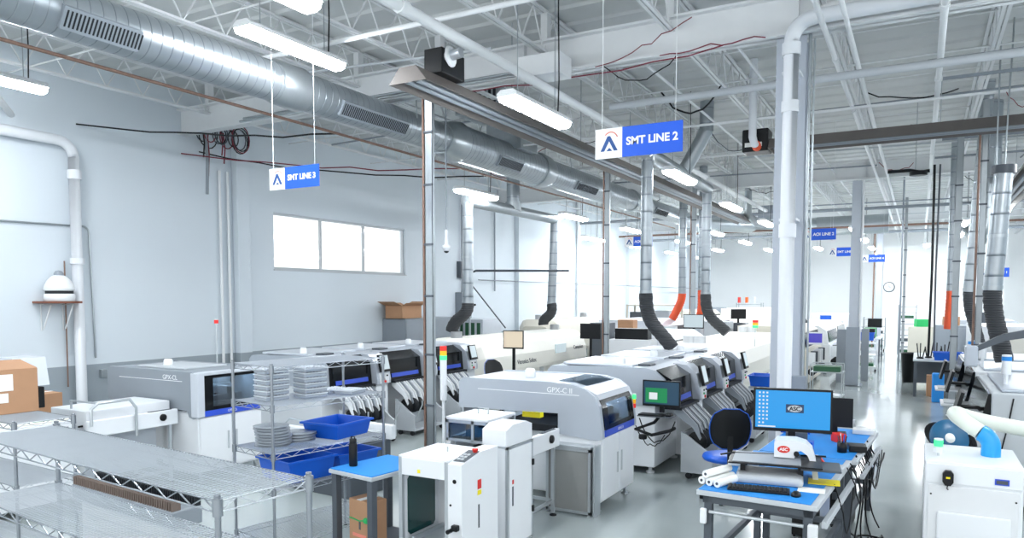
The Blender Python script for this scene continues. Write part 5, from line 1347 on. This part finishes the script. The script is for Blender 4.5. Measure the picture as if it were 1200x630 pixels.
# tall wire/board rack far down the aisle
def board_rack(loc, label, H=1.95, Wr=.7, n=8, rz=0, mt='steel'):
    t = thing('board_rack', label, 'rack', loc, rz)
    for x in (0, Wr - .03):
        for y in (0, .57): MB().box(x, x + .03, y, y + .03, .08, H).build('upright', mt, t)
    for i in range(n):
        z = .15 + i * (H - .25) / (n - 1); s_ = MB().box(.0, Wr, .0, .6, z, z + .02).build('shelf', mt, t)
        if i % 2 == 0 and i < n - 1: MB().cbox(.08, Wr - .1, .05, .5, z + .02, z + .12, .01).build('board_stack', ['dgreen', 'offwhite', 'dgrey'][i % 3], s_)
    for x in (.05, Wr - .05):
        for y in (.05, .55): MB().cyl((x - .015, y, .04), (x + .015, y, .04), .04, 10).build('caster', 'rubber', t)
    return t
board_rack((-.75, 33.5, 0), 'tall grey rack of shelves at the end of the aisle', 2.1, .66, 9, 0, 'mgrey')
board_rack((-1.95, 26.2, 0), 'pale rack of boards just beyond the second large column beside the aisle', 1.0, .8, 3, 0, 'offwhite')
board_rack((-2.2, 36.5, 0), 'far rack on casters left of the tall grey rack', 1.5, .9, 5)
bin_((-1.55, 26.5, 1.0), 0, .6, .4, .25, 'blue bin on top of the pale board rack at mid aisle')
# green cart
gc = thing('board_cart', 'small steel cart with green boards in the aisle beyond the benches', 'cart', (-2.0, 16.75, 0))
A = MB()
for x in (0, .62):
    for y in (0, .45): A.tube([(x, y, .05), (x, y, .98)], .012, 6)
A.tube([(0, 0, .98), (.62, 0, .98)], .012, 6).tube([(0, .45, .98), (.62, .45, .98)], .012, 6).build('frame', 'alu', gc)
MB().box(0, .64, 0, .47, .8, .82).box(0, .64, 0, .47, .3, .32).build('shelf', 'alu', gc)
MB().cbox(.05, .58, .05, .42, .82, .93, .01).build('green_boards', 'dgreen', gc)
for x in (0, .62):
    for y in (0, .45): MB().cyl((x - .012, y, .035), (x + .012, y, .035), .035, 10).build('caster', 'rubber', gc)

# far middle machines around the aisle
def far_machine(loc, L, D, H, label, mt='beige', screen=None, bits=True, rz=0):
    t = thing('assembly_machine', label, 'machine', loc, rz)
    MB().cbox(-D, 0, 0, L, .1, H * .62, .012).build('base_cabinet', mt, t)
    MB().prism([(-D, H * .62), (-D, H), (-.35, H), (-.12, H * .9), (-.05, H * .62)], 'y', 0, L).build('upper_housing', mt, t)
    MB().prism([(-.2, H * .66), (-.26, H * .92), (-.1, H * .89), (-.035, H * .66)], 'y', .15, L - .15).build('dark_opening', 'dwindow', t)
    if bits:
        for i in range(5):
            y = .15 + i * (L - .4) / 5
            MB().cbox(.0, .18, y, y + .1, H * .36, H * .58, .01).build('feeder', ['white', 'dgrey', 'offwhite'][i % 3], t)
            MB().cyl((.1, y + .02, H * .26), (.1, y + .06, H * .26), .1, 14).build('reel', 'black', t)
    if screen:
        s_ = MB().cbox(.0, .4, -.05, .0, H * .72, H * .92, .005).build('monitor', 'offwhite', t)
        MB().box(.04, .36, -.054, -.05, H * .75, H * .9).build('screen', screen, s_)
    for x in (-D + .1, -.15):
        for y in (.15, L - .15): MB().cyl((x, y, 0), (x, y, .1), .05, 10).build('foot', 'dgrey', t)
    return t
far_machine((-2.55, 20.6, 0), 3.2, 1.8, 1.62, 'beige assembly machine with purple screen right of the large column', 'beige', 'scrpurple')
far_machine((-2.4, 24.8, 0), 3.0, 1.8, 1.5, 'beige assembly machine beyond the one with the purple screen', 'offwhite')
far_machine((-2.5, 29, 0), 3.0, 1.8, 1.5, 'pale machine far down the left side of the aisle', 'warmwhite')
far_machine((-6.4, 20.5, 0), 3.5, 2.0, 1.72, 'pale far machine with light screen behind the black exhaust hose', 'silverlt', 'scrlight')
far_machine((-6.3, 25.5, 0), 3.5, 2.0, 1.7, 'pale far machine under the two orange hoses', 'silverlt')
far_machine((-8.3, 31, 0), 5, 2.0, 1.8, 'distant beige machine at the left before the far wall', 'beige')
far_machine((-5.2, 33, 0), 5, 2.5, 1.9, 'distant white machine in the middle before the far wall', 'warmwhite')
far_machine((-2.6, 38, 0), 3, 2.0, 1.6, 'distant small machine before the far wall, left of the tall rack', 'offwhite')
far_machine((3.9, 18.5, 0), 3, 2.3, 1.55, 'white machine at the right behind the support arm', 'warmwhite')
far_machine((3.6, 24, 0), 3, 2.3, 1.6, 'white machine farther back at the right edge', 'offwhite')
far_machine((3.2, 30, 0), 4, 2.5, 1.6, 'distant pale machine at the right beyond the benches', 'silverlt')
# grey partition panels near the second column
solo('partition_panel', MB().cbox(-.03, .03, -.12, .12, 0, 1.5, .008), 'mgrey', 'grey upright panel left of the second large column', 'panel', (-1.9, 22.6, 0), (0, 0, PI / 2))
solo('partition_panel', MB().cbox(-.03, .03, -.1, .1, 0, 1.5, .008), 'mgrey', 'grey upright panel right of the second large column', 'panel', (-1.33, 23.2, 0), (0, 0, PI / 2))
# blue bin on stand beyond third placement machine
fs_ = thing('feeder_stand', 'feeder stand with dark feeders below the blue bin left of the large column', 'stand', (-2.72, 13.9, 0))
MB().cbox(0, .55, 0, .7, .0, .72, .01).build('stand_body', 'offwhite', fs_)
for i in range(6): MB().cbox(.05 + .08 * i, .1 + .08 * i, -.06, .0, .35, .7, .01).build('hanging_feeder', 'black', fs_)
MB().cbox(0, .55, 0, .7, .72, .76, .004).build('stand_top', 'lgrey', fs_)
bin_((-2.45, 14.1, .77), 0, .52, .5, .2, 'wide blue bin left of the nearest large column, on the feeder stand')
bin_((-1.05, 11.9, .55), 0, .4, .45, .3, 'blue bin seen just right of the large inspection monitor')
solo('low_cabinet', MB().cbox(-.25, .25, -.3, .3, 0, .55, .01), 'lgrey', 'low grey cabinet carrying a blue bin behind the benches', 'cabinet', (-1.05, 11.9, 0))

# items on line 2 tops / middle: monitors, boxes behind
mo3, _ = monitor((-6.6, 15.6, 0), 0, .5, .35, 1.62, 'dark monitor in the middle distance left of the blue chair', 'black', zb=0)
slab('control_box', (-5.85, 16.4, 1.42), 0, .8, .3, .25, 'black', 'black control box with yellow display behind the blue chair', 'control box')
solo('low_cabinet', MB().cbox(-.5, .5, -.25, .25, 0, 1.42, .01), 'offwhite', 'pale cabinet under the black control box in the middle distance', 'cabinet', (-5.85, 16.4, 0))
far_machine((-4.9, 16.9, 0), 2.6, 1.6, 1.55, 'white machine between the two middle exhaust hoses', 'white', None, False)
mo4, _ = monitor((-5.3, 19.6, 0), 0, .55, .38, 1.75, 'pale lit monitor in the distance between the black hose and the thin post', 'scrlight', zb=0)
bl_ = thing('signal_tower_post', 'small red and green signal tower beside the second middle exhaust hose', 'signal light', (-3.05, 16.2, 1.35))
beacon(bl_, 0, 0, 0, cols=('lampred', 'lampyel', 'lcdgreen'), r=.06, pole=.4, name='lamp_pole')
# red storage shelf far back
rs = board_rack((-8.6, 40.3, 0), 'far shelf with red and green goods against the white far wall', 2.1, 1.3, 4)
for k in range(9): MB().cbox(.06 + .13 * k, .16 + .13 * k, .05, .4, [2.1, 1.48, .84][k % 3] , [2.1, 1.48, .84][k % 3] + .3, .01).build('stored_box', ['red', 'green', 'white', 'orange'][k % 4], rs)
# wall clock on the far side, hung on a partition wall
struct('wall_middle', MB().box(-1.6, 3.4, 41.0, 41.15, 0, 4.9), 'wallb')
ck = thing('wall_clock', 'round wall clock high on the far wall at the end of the aisle', 'clock', (-1.35, 40.98, 2.9))
MB().lathe([(.0, 0), (.26, 0), (.26, .03), (.0, .03)], n=28).build('clock_rim', 'dgrey', ck, None, (PI / 2, 0, 0))
MB().lathe([(.0, .03), (.22, .03), (.22, .034), (.0, .034)], n=28).build('clock_face', 'white', ck, None, (PI / 2, 0, 0))
MB().box(-.01, .01, -.04, -.036, 0, .15).box(0, .1, -.04, -.036, -.01, .01).build('clock_hands', 'black', ck)
# windows in far wall region
print('objects', len(bpy.data.objects))

# ---------------------------------------------------------------- smaller things farther down the hall
def simple_bench(loc, L, Wb, label, mt='lgrey', z=.9):
    t = thing('workbench', label, 'table', loc)
    MB().cbox(0, Wb, 0, L, z - .04, z, .006).build('bench_top', mt, t)
    for x in (.02, Wb - .07):
        for y in (.02, L - .07): MB().box(x, x + .05, y, y + .05, 0, z - .04).build('leg', 'dgrey', t)
    MB().box(.05, Wb - .05, .05, L - .05, .3, .33).build('lower_shelf', 'lgrey', t)
    return t
simple_bench((-5.5, 26.5, 0), 3.0, .9, 'far bench with small instruments left of the purple screen machine')
for k, (x, y, w_, h_, mt, lb) in enumerate([(-5.1, 26.8, .3, .35, 'dgrey', 'dark instrument at the near end of the far bench'), (-5.0, 27.5, .35, .3, 'white', 'white instrument in the middle of the far bench'), (-5.0, 28.3, .3, .4, 'blue', 'blue instrument at the far end of the far bench')]):
    slab('instrument', (x, y, .9), 0, w_, .3, h_, mt, lb, 'instrument')
simple_bench((1.6, 21.6, 0), 2.2, 1.0, 'far bench behind the orange hose at the right', 'offwhite')
for k, (x, y, w_, h_, mt, lb) in enumerate([(2.1, 21.8, .4, .4, 'warmwhite', 'cream instrument on the far right bench, nearest'), (2.1, 22.5, .4, .5, 'bluemat', 'blue topped instrument on the far right bench'), (2.1, 23.3, .4, .35, 'dgrey', 'dark instrument on the far right bench, farthest')]):
    slab('instrument', (x, y, .9), 0, w_, .4, h_, mt, lb, 'instrument')
simple_bench((-2.0, 29.8, 0), 2.2, .8, 'far bench beside the third column with dark boxes')
for k, (y, mt, lb) in enumerate([(30.0, 'black', 'black box at the near end of the bench beside the third column'), (30.6, 'green', 'green box on the bench beside the third column'), (31.3, 'dgrey', 'grey box at the far end of the bench beside the third column')]):
    slab('parts_box', (-1.6, y, .9), 0, .4, .35, .35, mt, lb, 'box')
mo6, _ = monitor((-1.5, 31.75, .9), 0, .5, .35, .5, 'dark monitor on the bench beside the third column', 'black', zb=0)
# white bottles and labels on the right line
for k, (x, y, lb) in enumerate([(.55, 18.9, 'clear blue capped bottle standing on the low stool by the right line'), ]):
    pass
# steps of clutter behind the near oven
slab('control_box', (-3.6, 20.9, 1.75) if False else (-5.9, 24.2, 0), 0, .7, .5, 1.6, 'offwhite', 'upright pale control cabinet in the distance behind the thin post', 'cabinet')
ir = thing('industrial_oven', 'silver boxy oven with small vents standing by the left wall behind the post', 'machine', (-11.6, 18.75, 0))
MB().cbox(-.6, .5, -.5, .6, .1, 1.75, .01).build('oven_body', 'silverlt', ir)
for i in range(5): MB().box(-.5 + .2 * i, -.38 + .2 * i, -.505, -.5, 1.1, 1.65).build('green_glass_slot', 'dgreen', ir)
for x in (-.5, .4):
    for y in (-.4, .5): MB().cyl((x, y, 0), (x, y, .1), .04, 8).build('foot', 'dgrey', ir)
# roof clutter: short rods and hooks between joists
for k, (x0, y0, x1, y1, z, mt, lb) in enumerate([
    (-9.5, 8.2, -5.2, 8.8, 5.78, 'lgrey', 'grey conduit crossing just under the joists above the third line sign'),
    (-11.5, 12.5, -6.0, 12.0, 5.77, 'mgrey', 'grey conduit crossing under the joists left of the heater'),
    (-4.5, 14.5, 3.5, 14.2, 5.74, 'mgrey', 'dark conduit crossing behind the drooping black cable'),
    (-3.9, 18.3, 5.5, 18.9, 5.74, 'lgrey', 'pale conduit crossing over the middle of the hall'),
    (-9.0, 19.5, -1.0, 20.1, 5.6, 'mgrey', 'dark conduit crossing above the exhaust headers'),
    (-6.0, 26.0, 5.0, 26.4, 5.4, 'mgrey', 'dark conduit crossing far over the aisle'),
    (-9.0, 31.0, 5.0, 31.4, 5.5, 'lgrey', 'pale conduit crossing farthest over the aisle'),
    (2.9, 8.0, 2.0, 22.0, 5.76, 'mgrey', 'slim dark conduit running away at the far right under the roof'),
    (-2.2, 10.0, -2.0, 30.0, 5.7, 'pipew', 'slim white conduit left of the nearest large column under the roof'),
    (-3.4, 10.0, -3.3, 30.0, 5.6, 'pipew', 'twin white conduit running away behind the second line sign')]):
    pipe([(x0, y0, z), (x1, y1, z)], .02, mt, lb)
for k in range(14):
    x = random.uniform(-10, 3); y = random.uniform(10, 26)
    cable(sag((x, y, 5.78), (x + random.uniform(.5, 1.4), y + random.uniform(.1, .8), 5.78), random.uniform(.1, .35), 8, .03), random.uniform(.007, .012), random.choice(['black', 'dgrey', 'wirered']),
          ['thin cable hanging under the joists over the left duct', 'slack cable hooked under the joists over the near oven', 'short cable dangling from the joists above the aisle', 'looping cable under the joists above the left line',
           'kinked cable under the roof near the second column', 'drooping cable under the joists over the exhaust headers', 'stray cable under the roof above the far machines', 'twisted cable under the joists beyond the heater',
           'long cable sagging between joists left of the sign', 'wavy cable under the roof behind the sprinkler main', 'tight cable between joists above the lamps', 'crooked cable under the roof over the cream oven', 'loose cable under the roof near the left wall', 'bent cable under the joists near the cross duct'][k])

# mid distance things seen over the near oven and beyond the middle hoses
tr = thing('test_rack', 'tan framed test rack standing far left behind the bent black hose', 'rack', (-8.9, 24.2, 0))
for x in (0, 1.7):
    for y in (0, .8): MB().box(x, x + .06, y, y + .06, 0, 2.15).build('upright', 'beige', tr)
for z in (.8, 1.45, 2.1): MB().box(0, 1.76, 0, .86, z, z + .04).build('shelf', 'beige', tr)
for k, (x, z, w_, h_, mt) in enumerate([(.1, 1.49, .4, .4, 'dgrey'), (.6, 1.49, .3, .3, 'white'), (1.0, 1.49, .5, .45, 'lgrey'), (.2, .84, .5, .4, 'black'), (.9, .84, .6, .35, 'mgrey')]):
    MB().cbox(x, x + w_, .1, .6, z, z + h_, .01).build('instrument', mt, tr)
for (x, y, z, sx, sy, sz, mt, nm, lb, ct) in [
    (-7.1, 17.6, 0, .5, .5, 1.75, 'dgrey', 'control_cabinet', 'dark upright control cabinet beyond the left oven, left of the blue chair', 'cabinet'),
    (-7.05, 19.4, 0, .8, .7, 1.5, 'offwhite', 'control_cabinet', 'pale squat cabinet behind the dark upright control cabinet', 'cabinet'),
    (-4.95, 20.95, 0, .7, .6, 1.72, 'lgrey', 'control_cabinet', 'light grey cabinet right of the second middle exhaust hose', 'cabinet'),
    (-4.9, 23.4, 0, .5, .5, 1.6, 'dgrey', 'control_cabinet', 'dark cabinet left of the large column in the distance', 'cabinet'),
    (-9.0, 37.6, 0, .9, .6, 1.9, 'mgrey', 'storage_cabinet', 'grey far cabinet below the straight orange hose', 'cabinet'),
    (-3.6, 36.0, 0, 1.2, .6, 1.3, 'dgrey', 'storage_cabinet', 'low dark cabinet near the far wall', 'cabinet'),
    (.9, 27.6, 0, .9, .7, 1.5, 'mgrey', 'storage_cabinet', 'grey cabinet far right of the aisle behind the black cables', 'cabinet'),
    (1.9, 28.8, 0, .9, .7, 1.9, 'dgrey', 'storage_cabinet', 'dark cabinet far right between the exhaust hoses', 'cabinet'),
    (.1, 31.5, 0, .9, .6, 1.3, 'beige', 'storage_cabinet', 'beige low cabinet far right of the aisle', 'cabinet'),
    (2.3, 17.4, 0, .6, .6, 1.9, 'black', 'storage_cabinet', 'tall black cabinet at the right edge behind the support arm', 'cabinet')]:
    t = thing(nm, lb, ct, (x, y, z))
    MB().cbox(-sx / 2, sx / 2, -sy / 2, sy / 2, .03, sz, .012).build('cabinet_body', mt, t)
    MB().cbox(-sx / 2 + .03, sx / 2 - .03, -sy / 2 - .012, -sy / 2, .1, sz - .08, .004).build('door', mt, t)
    MB().cbox(sx / 2 - .08, sx / 2 - .06, -sy / 2 - .03, -sy / 2 - .012, sz * .5, sz * .5 + .14, .004).build('handle', 'alu', t)
    MB().box(-sx / 2 + .03, sx / 2 - .03, -sy / 2 + .03, sy / 2 - .03, 0, .03).build('plinth', 'black', t)
mo7, _ = monitor((2.35, 17.3, 1.9), 0, .5, .34, .3, 'monitor with pale screen on the tall black cabinet at the right edge', 'scrlight', zb=0)
mo8, _ = monitor((-4.9, 23.3, 1.6), .3, .45, .3, .28, 'small dark monitor on the dark cabinet left of the large column', 'black', zb=0)
for k, (x, y, z, mt, lb) in enumerate([(-7.05, 19.3, 1.5, 'card', 'small carton on the pale squat cabinet in the distance'), (.9, 27.5, 1.5, 'card', 'small carton on the grey cabinet far right of the aisle'), (-3.7, 35.9, 1.3, 'blue', 'blue box on the low dark cabinet near the far wall'), (.1, 31.4, 1.3, 'green', 'green box on the beige low cabinet far right')]):
    slab('storage_box', (x, y, z), .1 * k, .45, .35, .28, mt, lb, 'box')
